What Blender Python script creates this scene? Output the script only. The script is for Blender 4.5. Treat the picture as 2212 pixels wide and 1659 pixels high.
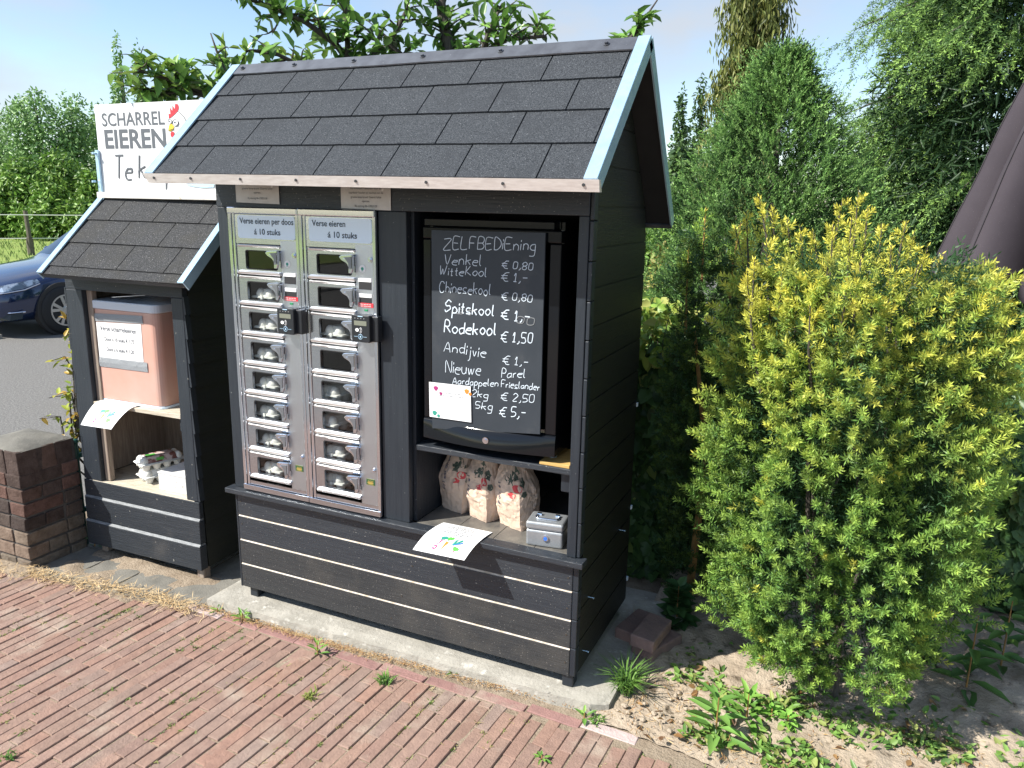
import bpy, bmesh, math, random
import numpy as np
from mathutils import Vector, Matrix, noise as mnoise

for o in list(bpy.data.objects):
    bpy.data.objects.remove(o)
S = bpy.context.scene
COL = S.collection

# ------------------------------------------------------------------ camera
CAM = np.array([2.3577, -2.3678, 1.7154])
YAW, PITCH, ROLL, FPX = .4237, -.2281, .0195, 1671.6
PW, PH = 2212., 1659.
def _rot():
    cy, sy = math.cos(YAW), math.sin(YAW); cp, sp = math.cos(PITCH), math.sin(PITCH)
    f = np.array([-sy*cp, cy*cp, sp]); r = np.array([cy, sy, 0.]); u = np.cross(r, f)
    cr, sr = math.cos(ROLL), math.sin(ROLL)
    return np.array([cr*r+sr*u, -sr*r+cr*u, f])
RM = _rot()
cam_d = bpy.data.cameras.new('camera')
cam = bpy.data.objects.new('camera', cam_d); COL.objects.link(cam)
cam_d.sensor_fit = 'HORIZONTAL'; cam_d.sensor_width = 36; cam_d.lens = FPX/PW*36
cam_d.clip_start = .05; cam_d.clip_end = 1500
mw = Matrix.Identity(4)
for i in range(3):
    mw[i][0] = RM[0][i]; mw[i][1] = RM[1][i]; mw[i][2] = -RM[2][i]; mw[i][3] = CAM[i]
cam.matrix_world = mw
S.camera = cam

# ------------------------------------------------------------------ sky, sun, exposure
SUN_TO = Vector((-.98, -1.0, 1.37)).normalized()
W = bpy.data.worlds.new('World'); S.world = W; W.use_nodes = True
nt = W.node_tree; nt.nodes.clear()
wo = nt.nodes.new('ShaderNodeOutputWorld'); bg = nt.nodes.new('ShaderNodeBackground')
sky = nt.nodes.new('ShaderNodeTexSky'); sky.sky_type = 'NISHITA'; sky.sun_disc = False
sky.sun_elevation = math.asin(SUN_TO.z); sky.sun_rotation = math.atan2(SUN_TO.x, SUN_TO.y)
sky.air_density = 1.0; sky.dust_density = .35; sky.ozone_density = 1.5
tc = nt.nodes.new('ShaderNodeTexCoord')
mp = nt.nodes.new('ShaderNodeMapping'); mp.inputs['Scale'].default_value = (1.0, 1.0, 2.6)
mp.inputs['Location'].default_value = (.35, .1, .2)
n1 = nt.nodes.new('ShaderNodeTexNoise'); n1.inputs['Scale'].default_value = 2.3
n1.inputs['Detail'].default_value = 9; n1.inputs['Roughness'].default_value = .56
rp = nt.nodes.new('ShaderNodeValToRGB')
rp.color_ramp.elements[0].position = .44; rp.color_ramp.elements[0].color = (.0, .0, .0, 1)
rp.color_ramp.elements[1].position = .66; rp.color_ramp.elements[1].color = (.85, .85, .85, 1)
mx = nt.nodes.new('ShaderNodeMixRGB'); mx.inputs['Color2'].default_value = (3.3, 3.5, 3.8, 1)
nt.links.new(tc.outputs['Generated'], mp.inputs['Vector']); nt.links.new(mp.outputs[0], n1.inputs['Vector'])
nt.links.new(n1.outputs['Fac'], rp.inputs['Fac']); nt.links.new(rp.outputs['Color'], mx.inputs['Fac'])
nt.links.new(sky.outputs[0], mx.inputs['Color1']); nt.links.new(mx.outputs[0], bg.inputs['Color'])
bg.inputs['Strength'].default_value = .096
nt.links.new(bg.outputs[0], wo.inputs['Surface'])
sl = bpy.data.lights.new('sun', 'SUN'); sl.energy = 4.1; sl.angle = math.radians(.53); sl.color = (1, .955, .87)
so = bpy.data.objects.new('sun', sl); COL.objects.link(so); so.location = (-8, -4, 9)
so.rotation_euler = (-SUN_TO).to_track_quat('-Z', 'Y').to_euler()
S.view_settings.view_transform = 'Standard'; S.view_settings.look = 'None'
S.view_settings.exposure = 1.13; S.view_settings.gamma = 1.0
S.render.resolution_x = 1024; S.render.resolution_y = 768

# ------------------------------------------------------------------ measuring helpers
def ray(x, y): return RM.T @ np.array([(x-PW/2)/FPX, -(y-PH/2)/FPX, 1.])
def on(x, y, ax, val):
    d = ray(x, y); return Vector(CAM + d*((val-CAM[ax])/d[ax]))
def at(x, y, dep): return Vector(CAM + ray(x, y)*dep)

# ------------------------------------------------------------------ materials
MATS = {}
def pm(name, col, rough=.6, metal=0., spec=.5, col2=None, nscale=8., stretch=(1, 1, 1), detail=5, contrast=(.35, .65),
       bump=0., bscale=None, bstretch=None, speck=None, attr=None, trans=0., coat=0., vary=0., blotch=None):
    m = bpy.data.materials.new(name); m.use_nodes = True; MATS[name] = m
    n = m.node_tree.nodes; l = m.node_tree.links
    p = n['Principled BSDF']; out = n['Material Output']
    p.inputs['Roughness'].default_value = rough; p.inputs['Metallic'].default_value = metal
    p.inputs['Specular IOR Level'].default_value = spec; p.inputs['Coat Weight'].default_value = coat
    p.inputs['Base Color'].default_value = (*col, 1)
    tcn = n.new('ShaderNodeTexCoord')
    def mapped(st, key='Object'):
        q = n.new('ShaderNodeMapping'); q.inputs['Scale'].default_value = st
        l.new(tcn.outputs[key], q.inputs['Vector']); return q.outputs[0]
    def noise(sc, st, det=detail, rg=.6):
        t = n.new('ShaderNodeTexNoise'); t.inputs['Scale'].default_value = sc; t.inputs['Detail'].default_value = det
        t.inputs['Roughness'].default_value = rg
        l.new(mapped(st), t.inputs['Vector']); return t.outputs['Fac']
    def ramp(f, a, b):
        r = n.new('ShaderNodeMapRange'); r.inputs['From Min'].default_value = a; r.inputs['From Max'].default_value = b
        l.new(f, r.inputs['Value']); return r.outputs[0]
    def mix(f, a, b, mode='MIX'):
        q = n.new('ShaderNodeMixRGB'); q.blend_type = mode
        for k, v in (('Fac', f), ('Color1', a), ('Color2', b)):
            if isinstance(v, (int, float)): q.inputs[k].default_value = v
            elif isinstance(v, tuple): q.inputs[k].default_value = (*v[:3], 1)
            else: l.new(v, q.inputs[k])
        return q.outputs[0]
    c = None
    if attr:
        a = n.new('ShaderNodeVertexColor'); a.layer_name = attr; c = a.outputs['Color']
        if col2 is not None:
            c = mix(ramp(noise(nscale, stretch), *contrast), c, mix(1., c, col2, 'MULTIPLY'))
    elif col2 is not None:
        c = mix(ramp(noise(nscale, stretch), *contrast), col, col2)
    if blotch:
        bc, bs, lo, hi = blotch
        c = mix(ramp(noise(bs, (1, 1, 1), 6), lo, hi), c if c is not None else col, bc)
    if vary:
        oi = n.new('ShaderNodeObjectInfo'); hs = n.new('ShaderNodeHueSaturation')
        mr = n.new('ShaderNodeMapRange'); mr.inputs['To Min'].default_value = 1-vary; mr.inputs['To Max'].default_value = 1+vary
        l.new(oi.outputs['Random'], mr.inputs['Value']); l.new(mr.outputs[0], hs.inputs['Value'])
        if c is None: hs.inputs['Color'].default_value = (*col, 1)
        else: l.new(c, hs.inputs['Color'])
        c = hs.outputs[0]
    if speck:
        sc, thr, scol = speck[:3]
        t = n.new('ShaderNodeTexNoise'); t.inputs['Scale'].default_value = sc; t.inputs['Detail'].default_value = 2
        l.new(mapped(speck[3] if len(speck) > 3 else (1, 1, 1)), t.inputs['Vector'])
        c = mix(ramp(t.outputs['Fac'], thr, thr+.05), c if c is not None else col, scol)
    if c is not None: l.new(c, p.inputs['Base Color'])
    if bump:
        b = n.new('ShaderNodeBump'); b.inputs['Strength'].default_value = bump; b.inputs['Distance'].default_value = .01
        l.new(noise(bscale or nscale, bstretch or stretch, 6, .65), b.inputs['Height']); l.new(b.outputs[0], p.inputs['Normal'])
    if trans:
        tr = n.new('ShaderNodeBsdfTranslucent'); ms = n.new('ShaderNodeMixShader'); ms.inputs[0].default_value = trans
        if c is not None: l.new(c, tr.inputs['Color'])
        else: tr.inputs['Color'].default_value = (*col, 1)
        l.new(p.outputs[0], ms.inputs[1]); l.new(tr.outputs[0], ms.inputs[2]); l.new(ms.outputs[0], out.inputs['Surface'])
    return m
def glass(name, tint=(.8, .82, .8), refl=.10, rough=.02):
    m = bpy.data.materials.new(name); m.use_nodes = True
    n = m.node_tree.nodes; l = m.node_tree.links; n.remove(n['Principled BSDF'])
    t = n.new('ShaderNodeBsdfTransparent'); t.inputs[0].default_value = (*tint, 1)
    g = n.new('ShaderNodeBsdfGlossy'); g.inputs['Roughness'].default_value = rough
    lw = n.new('ShaderNodeLayerWeight'); lw.inputs['Blend'].default_value = .5
    pw = n.new('ShaderNodeMath'); pw.operation = 'POWER'; pw.inputs[1].default_value = 4.
    ad = n.new('ShaderNodeMath'); ad.operation = 'MULTIPLY_ADD'; ad.inputs[1].default_value = .8; ad.inputs[2].default_value = refl; ad.use_clamp = True
    ms = n.new('ShaderNodeMixShader'); l.new(lw.outputs['Facing'], pw.inputs[0]); l.new(pw.outputs[0], ad.inputs[0]); l.new(ad.outputs[0], ms.inputs[0])
    l.new(t.outputs[0], ms.inputs[1]); l.new(g.outputs[0], ms.inputs[2]); l.new(ms.outputs[0], n['Material Output'].inputs[0])
    return m

M = {}
M['black_wood'] = pm('black_wood', (.018, .023, .031), .45, spec=.5, col2=(.030, .035, .043), nscale=9, stretch=(.6, 6, 9), contrast=(.3, .75), bump=.25, bscale=14, bstretch=(1, 8, 14), speck=(170, .70, (.30, .29, .27)), blotch=((.042, .041, .041), 3.0, .58, .8))
M['black_wood_v'] = pm('black_wood_v', (.011, .0155, .023), .45, spec=.5, col2=(.020, .026, .034), nscale=9, stretch=(8, 8, .5), contrast=(.3, .75), bump=.2, bscale=14, bstretch=(14, 8, 1), speck=(120, .73, (.28, .28, .27)))
M['black_wood_dirty'] = pm('black_wood_dirty', (.022, .024, .027), .6, spec=.4, col2=(.036, .037, .039), nscale=9, stretch=(.6, 6, 9), contrast=(.3, .75), bump=.25, bscale=14, bstretch=(1, 8, 14), speck=(230, .675, (.17, .16, .15), (.8, 1, 1)), blotch=((.058, .055, .051), 4.0, .52, .75))
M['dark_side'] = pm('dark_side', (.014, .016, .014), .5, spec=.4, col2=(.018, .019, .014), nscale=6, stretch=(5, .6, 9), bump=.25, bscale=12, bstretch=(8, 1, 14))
M['inner_dark'] = pm('inner_dark', (.008, .009, .012), .7, col2=(.013, .014, .017), nscale=12)
M['bare_edge'] = pm('bare_edge', (.55, .50, .44), .6, col2=(.35, .28, .2), nscale=30, stretch=(1, 1, 4))
M['shingle'] = pm('shingle', (.025, .029, .035), .9, spec=.2, col2=(.100, .109, .122), nscale=210, detail=3, contrast=(.32, .70), bump=.8, bscale=300, speck=(300, .67, (.30, .32, .34)), blotch=((.050, .055, .063), 9, .5, .75))
M['shingle_old'] = pm('shingle_old', (.026, .027, .030), .95, spec=.2, col2=(.098, .100, .104), nscale=190, detail=3, contrast=(.3, .7), bump=.8, bscale=380, speck=(260, .65, (.34, .34, .34)), blotch=((.062, .061, .058), 7, .48, .72))
M['galv'] = pm('galv', (.47, .66, .80), .25, .45, col2=(.40, .58, .72), nscale=18, bump=.04, bscale=30)
M['eave_metal'] = pm('eave_metal', (.80, .75, .72), .42, .6, col2=(.66, .60, .57), nscale=16, stretch=(1, 6, 6))
M['ridge_metal'] = pm('ridge_metal', (.16, .17, .19), .38, .6, col2=(.11, .115, .13), nscale=14, speck=(120, .74, (.5, .5, .5)))
M['steel'] = pm('steel', (.57, .60, .65), .20, 1., col2=(.50, .53, .58), nscale=20, stretch=(1, 1, 8), bump=.02, bscale=6)
M['chrome'] = pm('chrome', (.68, .72, .79), .10, 1.)
M['rail'] = pm('rail', (.82, .83, .84), .28, .75, spec=.6)
M['sky_tinted_white'] = pm('sky_tinted_white', (.72, .86, 1.0), .2, spec=.6)  # white plastic, with the blue of skylit shade put into its base colour
M['paper'] = pm('paper', (.80, .80, .80), .6, spec=.25, col2=(.74, .74, .745), nscale=9)
M['laminate'] = pm('laminate', (.60, .58, .56), .35, spec=.5, col2=(.52, .50, .49), nscale=18, speck=(22, .72, (.80, .80, .80)))
M['laminate_wt'] = pm('laminate_wt', (.82, .83, .84), .22, spec=.5)
M['ink'] = pm('ink', (.03, .04, .06), .6)
M['ink_blue'] = pm('ink_blue', (.03, .055, .09), .5)
M['ink_grey'] = pm('ink_grey', (.10, .11, .125), .5)
M['chalk'] = pm('chalk', (.58, .65, .72), .9, spec=.1)
M['chalk_old'] = pm('chalk_old', (.22, .23, .24), .9, spec=.1)
M['gloss_black'] = pm('gloss_black', (.005, .006, .008), .10, spec=.35)
M['matt_black'] = pm('matt_black', (.02, .02, .022), .55)
M['reader_black'] = pm('reader_black', (.016, .018, .022), .32, spec=.5)
M['lcd'] = pm('lcd', (.18, .19, .15), .25)
M['white'] = pm('white', (.8, .8, .8), .5)
M['red'] = pm('red', (.62, .035, .05), .45)
M['blue'] = pm('blue', (.04, .16, .55), .45)
M['green'] = pm('green', (.02, .25, .10), .45)
M['yellow'] = pm('yellow', (.75, .55, .04), .5)
M['orange'] = pm('orange', (.78, .22, .03), .5)
M['purple'] = pm('purple', (.35, .03, .16), .5)
M['leafgreen'] = pm('leafgreen', (.10, .42, .07), .5)
M['tealgreen'] = pm('tealgreen', (.03, .27, .20), .5)
M['pale_blue'] = pm('pale_blue', (.42, .62, .80), .5)
M['badge_green'] = pm('badge_green', (.02, .09, .035), .35)
M['gold'] = pm('gold', (.55, .42, .12), .35, .6)
M['pulp'] = pm('pulp', (.74, .74, .70), .85, spec=.15, col2=(.64, .64, .60), nscale=60, bump=.3, bscale=160)
M['wrap'] = pm('wrap', (.52, .42, .40), .5, col2=(.16, .06, .05), nscale=22, contrast=(.45, .55))
M['kraft'] = pm('kraft', (.60, .46, .36), .75, spec=.2, col2=(.52, .39, .30), nscale=26, bump=.35, bscale=34)
M['cashbox'] = pm('cashbox', (.36, .38, .40), .36, .55, col2=(.32, .34, .36), nscale=40, bump=.06, bscale=200)
M['old_wood'] = pm('old_wood', (.30, .25, .20), .8, col2=(.20, .15, .12), nscale=10, stretch=(9, 9, .8), bump=.3, bscale=20)
M['pale_wood'] = pm('pale_wood', (.55, .50, .41), .75, col2=(.40, .35, .27), nscale=12, stretch=(1, 8, 8), bump=.2, bscale=30, blotch=((.20, .17, .13), 11, .6, .72))
M['ply'] = pm('ply', (.60, .40, .14), .6, col2=(.45, .28, .09), nscale=20, stretch=(1, 6, 6))
M['tile_floor'] = pm('tile_floor', (.085, .082, .078), .38, spec=.5, col2=(.16, .15, .13), nscale=13, bump=.1, bscale=60)
M['pink_box'] = pm('pink_box', (.56, .30, .235), .45, col2=(.52, .34, .285), nscale=5, blotch=((.48, .30, .2), 8, .64, .8))
M['pink_side'] = pm('pink_side', (.55, .17, .08), .45)
M['grey_lid'] = pm('grey_lid', (.55, .60, .68), .35)
M['tape'] = pm('tape', (.30, .32, .34), .42, .25, bump=.5, bscale=60, bstretch=(2, 1, 9))
M['sign_white'] = pm('sign_white', (.74, .75, .75), .4, col2=(.68, .69, .69), nscale=5)
M['sign_frame'] = pm('sign_frame', (.72, .70, .66), .5, blotch=((.42, .36, .26), 14, .64, .74))
M['sand'] = pm('sand', (.33, .27, .205), .95, spec=.1, col2=(.24, .19, .14), nscale=18, bump=.9, bscale=90)
M['soil'] = pm('soil', (.46, .385, .30), .96, spec=.08, col2=(.32, .255, .19), nscale=7, contrast=(.35, .7), bump=1.0, bscale=70, blotch=((.11, .085, .06), 16, .58, .70))
M['concrete'] = pm('concrete', (.40, .38, .335), .9, spec=.2, col2=(.28, .265, .23), nscale=9, bump=.5, bscale=60, blotch=((.56, .54, .49), 18, .58, .72), speck=(55, .70, (.2, .19, .17)))
M['old_tile'] = pm('old_tile', (.21, .20, .175), .9, spec=.2, col2=(.14, .135, .12), nscale=9, bump=.4, bscale=120, blotch=((.32, .27, .2), 7, .6, .75))
M['paver'] = pm('paver', (.3, .2, .18), .85, spec=.25, attr='Col', col2=(.72, .72, .74), nscale=24, contrast=(.3, .75), bump=.5, bscale=110, blotch=((.36, .29, .235), 5, .56, .74))
M['pillar_brick'] = pm('pillar_brick', (.2, .1, .08), .9, spec=.2, attr='Col', col2=(.55, .52, .5), nscale=22, contrast=(.35, .7), bump=.6, bscale=80)
M['mortar'] = pm('mortar', (.30, .27, .235), .95, col2=(.2, .18, .16), nscale=18, bump=.6, bscale=90)
M['loose_brick'] = pm('loose_brick', (.26, .17, .15), .9, col2=(.19, .13, .12), nscale=16, bump=.5, bscale=90, vary=.12)
M['asphalt'] = pm('asphalt', (.115, .112, .108), .92, spec=.25, col2=(.20, .195, .185), nscale=55, detail=3, bump=.6, bscale=70, speck=(90, .64, (.36, .35, .33)), blotch=((.155, .15, .14), 1.1, .45, .7))
M['meadow'] = pm('meadow', (.075, .078, .058), .95, spec=.1, col2=(.105, .105, .075), nscale=1.1, detail=8, bump=.9, bscale=9)
M['pasture'] = pm('pasture', (.17, .25, .06), .95, spec=.1, col2=(.25, .30, .09), nscale=1.1, detail=8, bump=.9, bscale=9)
M['carpaint'] = pm('carpaint', (.006, .020, .075), .16, .35, spec=.6, coat=1.)
M['carglass'] = pm('carglass', (.012, .02, .035), .03, 0, spec=1.)
M['rubber'] = pm('rubber', (.018, .018, .019), .8)
M['alloy'] = pm('alloy', (.48, .48, .49), .3, .8)
M['lamp_glass'] = pm('lamp_glass', (.55, .60, .66), .06, .5, spec=.9, col2=(.12, .14, .17), nscale=9, contrast=(.45, .55))
M['bark'] = pm('bark', (.10, .085, .068), .9, col2=(.05, .042, .035), nscale=18, stretch=(3, 3, .6), bump=.7, bscale=30)
M['stem'] = pm('stem', (.36, .20, .06), .7, col2=(.2, .12, .04), nscale=30)
M['leaf'] = pm('leaf', (.1, .2, .05), .42, spec=.35, attr='Col', trans=.28)
M['leaf_gloss'] = pm('leaf_gloss', (.1, .2, .05), .33, spec=.5, attr='Col', trans=.24)
M['needle'] = pm('needle', (.1, .2, .05), .45, spec=.3, attr='Col', trans=.38)
M['straw'] = pm('straw', (.42, .29, .15), .85, attr='Col', spec=.1)
M['cloth'] = pm('cloth', (.060, .051, .060), .85, spec=.15, col2=(.048, .041, .049), nscale=3, bump=.12, bscale=500, speck=(420, .72, (.2, .18, .19)))
M['post_wood'] = pm('post_wood', (.16, .135, .11), .9, col2=(.08, .065, .05), nscale=20, stretch=(4, 4, .6))
M['wire'] = pm('wire', (.6, .62, .55), .5)
M['green_paint'] = pm('green_paint', (.012, .075, .06), .4)
M['pane'] = glass('locker_pane', (.90, .91, .90), .07)
M['fridge_pane'] = glass('fridge_pane', (.30, .31, .31), .14, .01)
# perforated steel: small holes in a grid
def perforated():
    m = pm('perforated_steel', (.62, .60, .56), .34, 1.)
    n = m.node_tree.nodes; l = m.node_tree.links; p = n['Principled BSDF']
    t = n.new('ShaderNodeTexCoord'); mpn = n.new('ShaderNodeMapping'); mpn.inputs['Scale'].default_value = (260, 260, 260)
    l.new(t.outputs['Object'], mpn.inputs[0])
    v = n.new('ShaderNodeTexVoronoi'); v.inputs['Randomness'].default_value = .05; v.inputs['Scale'].default_value = 1.
    l.new(mpn.outputs[0], v.inputs['Vector'])
    r = n.new('ShaderNodeMapRange'); r.inputs['From Min'].default_value = .22; r.inputs['From Max'].default_value = .36
    l.new(v.outputs['Distance'], r.inputs['Value'])
    mixn = n.new('ShaderNodeMixRGB'); mixn.inputs['Color1'].default_value = (.22, .225, .235, 1); mixn.inputs['Color2'].default_value = (.55, .57, .60, 1)
    l.new(r.outputs[0], mixn.inputs['Fac']); l.new(mixn.outputs[0], p.inputs['Base Color'])
    b = n.new('ShaderNodeBump'); b.inputs['Strength'].default_value = .35; b.inputs['Distance'].default_value = .002
    l.new(r.outputs[0], b.inputs['Height']); l.new(b.outputs[0], p.inputs['Normal'])
    return m
M['perf'] = perforated()

# ------------------------------------------------------------------ mesh building
class MB:
    def __init__(s): s.v = []; s.f = []; s.mi = []; s.c = []
    def add(s, vs, fs, mi=0, col=None):
        o = len(s.v); s.v += [tuple(v) for v in vs]
        for f in fs: s.f.append(tuple(i+o for i in f)); s.mi.append(mi)
        s.c += [col if col else (1, 1, 1)]*len(vs)
    def box(s, a, b, mi=0, col=None, mat=None):
        x0, y0, z0 = a; x1, y1, z1 = b
        vs = [(x0, y0, z0), (x1, y0, z0), (x1, y1, z0), (x0, y1, z0), (x0, y0, z1), (x1, y0, z1), (x1, y1, z1), (x0, y1, z1)]
        if mat is not None: vs = [mat @ Vector(v) for v in vs]
        s.add(vs, [(3, 2, 1, 0), (4, 5, 6, 7), (0, 1, 5, 4), (1, 2, 6, 5), (2, 3, 7, 6), (3, 0, 4, 7)], mi, col)
    def hexa(s, vs, mi=0, col=None):
        s.add(vs, [(3, 2, 1, 0), (4, 5, 6, 7), (0, 1, 5, 4), (1, 2, 6, 5), (2, 3, 7, 6), (3, 0, 4, 7)], mi, col)
    def tube(s, pts, r, n=8, mi=0, col=None, squash=None, cap=True):
        pts = [Vector(p) for p in pts]
        if not hasattr(r, '__len__'): r = [r]*len(pts)
        o = []
        up = None
        for i, p in enumerate(pts):
            t = (pts[min(i+1, len(pts)-1)]-pts[max(i-1, 0)])
            if t.length < 1e-9: t = Vector((0, 0, 1))
            t.normalize()
            if up is None:
                up = Vector((0, 0, 1)) if abs(t.z) < .9 else Vector((1, 0, 0))
            a = t.cross(up)
            if a.length < 1e-6: a = t.orthogonal()
            a.normalize(); b = a.cross(t); up = b
            if up.length < 1e-6: up = t.orthogonal()
            for k in range(n):
                w = 2*math.pi*k/n
                d = a*math.cos(w)*r[i]+b*math.sin(w)*r[i]
                if squash is not None: d = d-squash*(d.dot(squash))*.75
                o.append(p+d)
        fs = []
        for i in range(len(pts)-1):
            for k in range(n):
                fs.append((i*n+k, i*n+(k+1) % n, (i+1)*n+(k+1) % n, (i+1)*n+k))
        if cap:
            fs.append(tuple(range(n-1, -1, -1))); fs.append(tuple(range((len(pts)-1)*n, len(pts)*n)))
        s.add(o, fs, mi, col)
    def lathe(s, prof, c, n=16, mi=0, col=None, axis='z', sx=1, sy=1, cap=True):
        o = []; fs = []
        for r, z in prof:
            for k in range(n):
                w = 2*math.pi*k/n; a, b = r*math.cos(w)*sx, r*math.sin(w)*sy
                q = {'z': (a, b, z), 'y': (a, z, b), 'x': (z, a, b)}[axis]
                o.append((c[0]+q[0], c[1]+q[1], c[2]+q[2]))
        m = len(prof)
        for i in range(m-1):
            for k in range(n): fs.append((i*n+k, i*n+(k+1) % n, (i+1)*n+(k+1) % n, (i+1)*n+k))
        if cap and prof[0][0] > 1e-6: fs.append(tuple(range(n-1, -1, -1)))
        if cap and prof[-1][0] > 1e-6: fs.append(tuple(range((m-1)*n, m*n)))
        s.add(o, fs, mi, col)
    def poly(s, pts, thick=None, mi=0, col=None):
        """flat polygon, or prism if thick is a vector"""
        n = len(pts); pts = [Vector(p) for p in pts]
        if thick is None: s.add(pts, [tuple(range(n))], mi, col); return
        t = Vector(thick); o = pts+[p+t for p in pts]
        fs = [tuple(range(n-1, -1, -1)), tuple(range(n, 2*n))]+[(i, (i+1) % n, (i+1) % n+n, i+n) for i in range(n)]
        s.add(o, fs, mi, col)
    def build(s, name, mats, parent=None, org=None, bevel=0, smooth=False, cols=False, subsurf=0, segs=2):
        me = bpy.data.meshes.new(name)
        if org is not None:
            ox, oy, oz = org; s.v = [(a-ox, b-oy, c-oz) for a, b, c in s.v]
        me.from_pydata(s.v, [], s.f)
        if not isinstance(mats, (list, tuple)): mats = [mats]
        for m in mats: me.materials.append(m)
        me.polygons.foreach_set('material_index', s.mi)
        if smooth: me.polygons.foreach_set('use_smooth', [True]*len(s.f))
        if cols:
            ca = me.color_attributes.new('Col', 'FLOAT_COLOR', 'POINT')
            ca.data.foreach_set('color', np.c_[np.array(s.c, float), np.ones(len(s.c))].ravel())
        bm = bmesh.new(); bm.from_mesh(me); bmesh.ops.recalc_face_normals(bm, faces=bm.faces); bm.to_mesh(me); bm.free()
        me.update()
        o = bpy.data.objects.new(name, me); COL.objects.link(o)
        if parent is not None: o.parent = parent
        if subsurf:
            q = o.modifiers.new('subsurf', 'SUBSURF'); q.levels = subsurf; q.render_levels = subsurf
        if bevel:
            q = o.modifiers.new('bevel', 'BEVEL'); q.width = bevel; q.segments = segs; q.limit_method = 'ANGLE'; q.angle_limit = math.radians(40)
        return o

def thing(name, label, cat, loc=(0, 0, 0), rotz=0., group=None):
    o = bpy.data.objects.new(name, None); COL.objects.link(o); o.empty_display_size = .05
    o.location = loc; o.rotation_euler = (0, 0, rotz); o['label'] = label; o['category'] = cat
    if group: o['group'] = group
    return o
def tag(o, label, cat, group=None, kind=None):
    o['label'] = label; o['category'] = cat
    if group: o['group'] = group
    if kind: o['kind'] = kind
    return o
def struct(o, kind='structure'): o['kind'] = kind; return o
def copy_tree(o, parent=None):
    c = o.copy(); COL.objects.link(c)
    if parent is not None: c.parent = parent
    for ch in list(o.children): copy_tree(ch, c)
    return c

# numpy leaf clouds -----------------------------------------------------------
def nbuild(name, V, F, C, mat, parent=None, org=None, smooth=False):
    V = np.asarray(V, np.float32).reshape(-1, 3); F = np.asarray(F, np.int32)
    if org is not None: V = V-np.asarray(org, np.float32)
    k = F.shape[1]; me = bpy.data.meshes.new(name)
    me.vertices.add(len(V)); me.vertices.foreach_set('co', V.ravel())
    me.loops.add(F.size); me.loops.foreach_set('vertex_index', F.ravel())
    me.polygons.add(len(F)); me.polygons.foreach_set('loop_start', np.arange(0, F.size, k, dtype=np.int32))
    if smooth: me.polygons.foreach_set('use_smooth', np.ones(len(F), bool))
    ca = me.color_attributes.new('Col', 'FLOAT_COLOR', 'POINT')
    ca.data.foreach_set('color', np.c_[np.clip(C, 0, 1), np.ones(len(V))].astype(np.float32).ravel())
    me.materials.append(mat); me.update(calc_edges=True); me.validate()
    o = bpy.data.objects.new(name, me); COL.objects.link(o)
    if parent is not None: o.parent = parent
    return o
def unit(a): return a/np.maximum(np.linalg.norm(a, axis=-1, keepdims=True), 1e-9)
def leaves(P, D, N, L, Wd, C, fold=.25, curl=.15):
    """pointed oval leaf of two quads folded along its rib; returns V,F,C"""
    n = len(P); D = unit(D); X = unit(np.cross(D, N)); N = unit(np.cross(X, D))
    L = np.broadcast_to(np.asarray(L, float), (n,))[:, None]; Wd = np.broadcast_to(np.asarray(Wd, float), (n,))[:, None]
    b = P; t = P+D*L-N*L*curl
    r1 = P+D*L*.28+X*Wd*.46+N*Wd*fold*.5; r2 = P+D*L*.68+X*Wd*.36+N*(Wd*fold*.4-L*curl*.35)
    l1 = P+D*L*.28-X*Wd*.46+N*Wd*fold*.5; l2 = P+D*L*.68-X*Wd*.36+N*(Wd*fold*.4-L*curl*.35)
    V = np.stack([b, r1, r2, t, l2, l1], 1).reshape(-1, 3)
    i = np.arange(n)[:, None]*6
    F = np.concatenate([i+np.array([[0, 1, 2, 3]]), i+np.array([[0, 3, 4, 5]])])
    return V, F, np.repeat(C, 6, 0)
def needles(P, D, L, Wd, C, N=None, bend=0.):
    """one thin diamond each"""
    n = len(P); D = unit(D)
    if N is None: N = np.random.normal(size=(n, 3))
    X = unit(np.cross(D, N)); Lc = np.broadcast_to(np.asarray(L, float), (n,))[:, None]
    Z = np.array([0, 0, 1.])
    V = np.stack([P, P+D*Lc*.5+X*Wd*.5, P+D*Lc+Z*Lc*bend, P+D*Lc*.5-X*Wd*.5], 1).reshape(-1, 3)
    F = np.arange(n)[:, None]*4+np.array([[0, 1, 2, 3]])
    return V, F, np.repeat(C, 4, 0)
def cat(parts):
    V = []; F = []; C = []; o = 0
    for v, f, c in parts: V.append(v); F.append(f+o); C.append(c); o += len(v)
    return np.concatenate(V), np.concatenate(F), np.concatenate(C)
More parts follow.
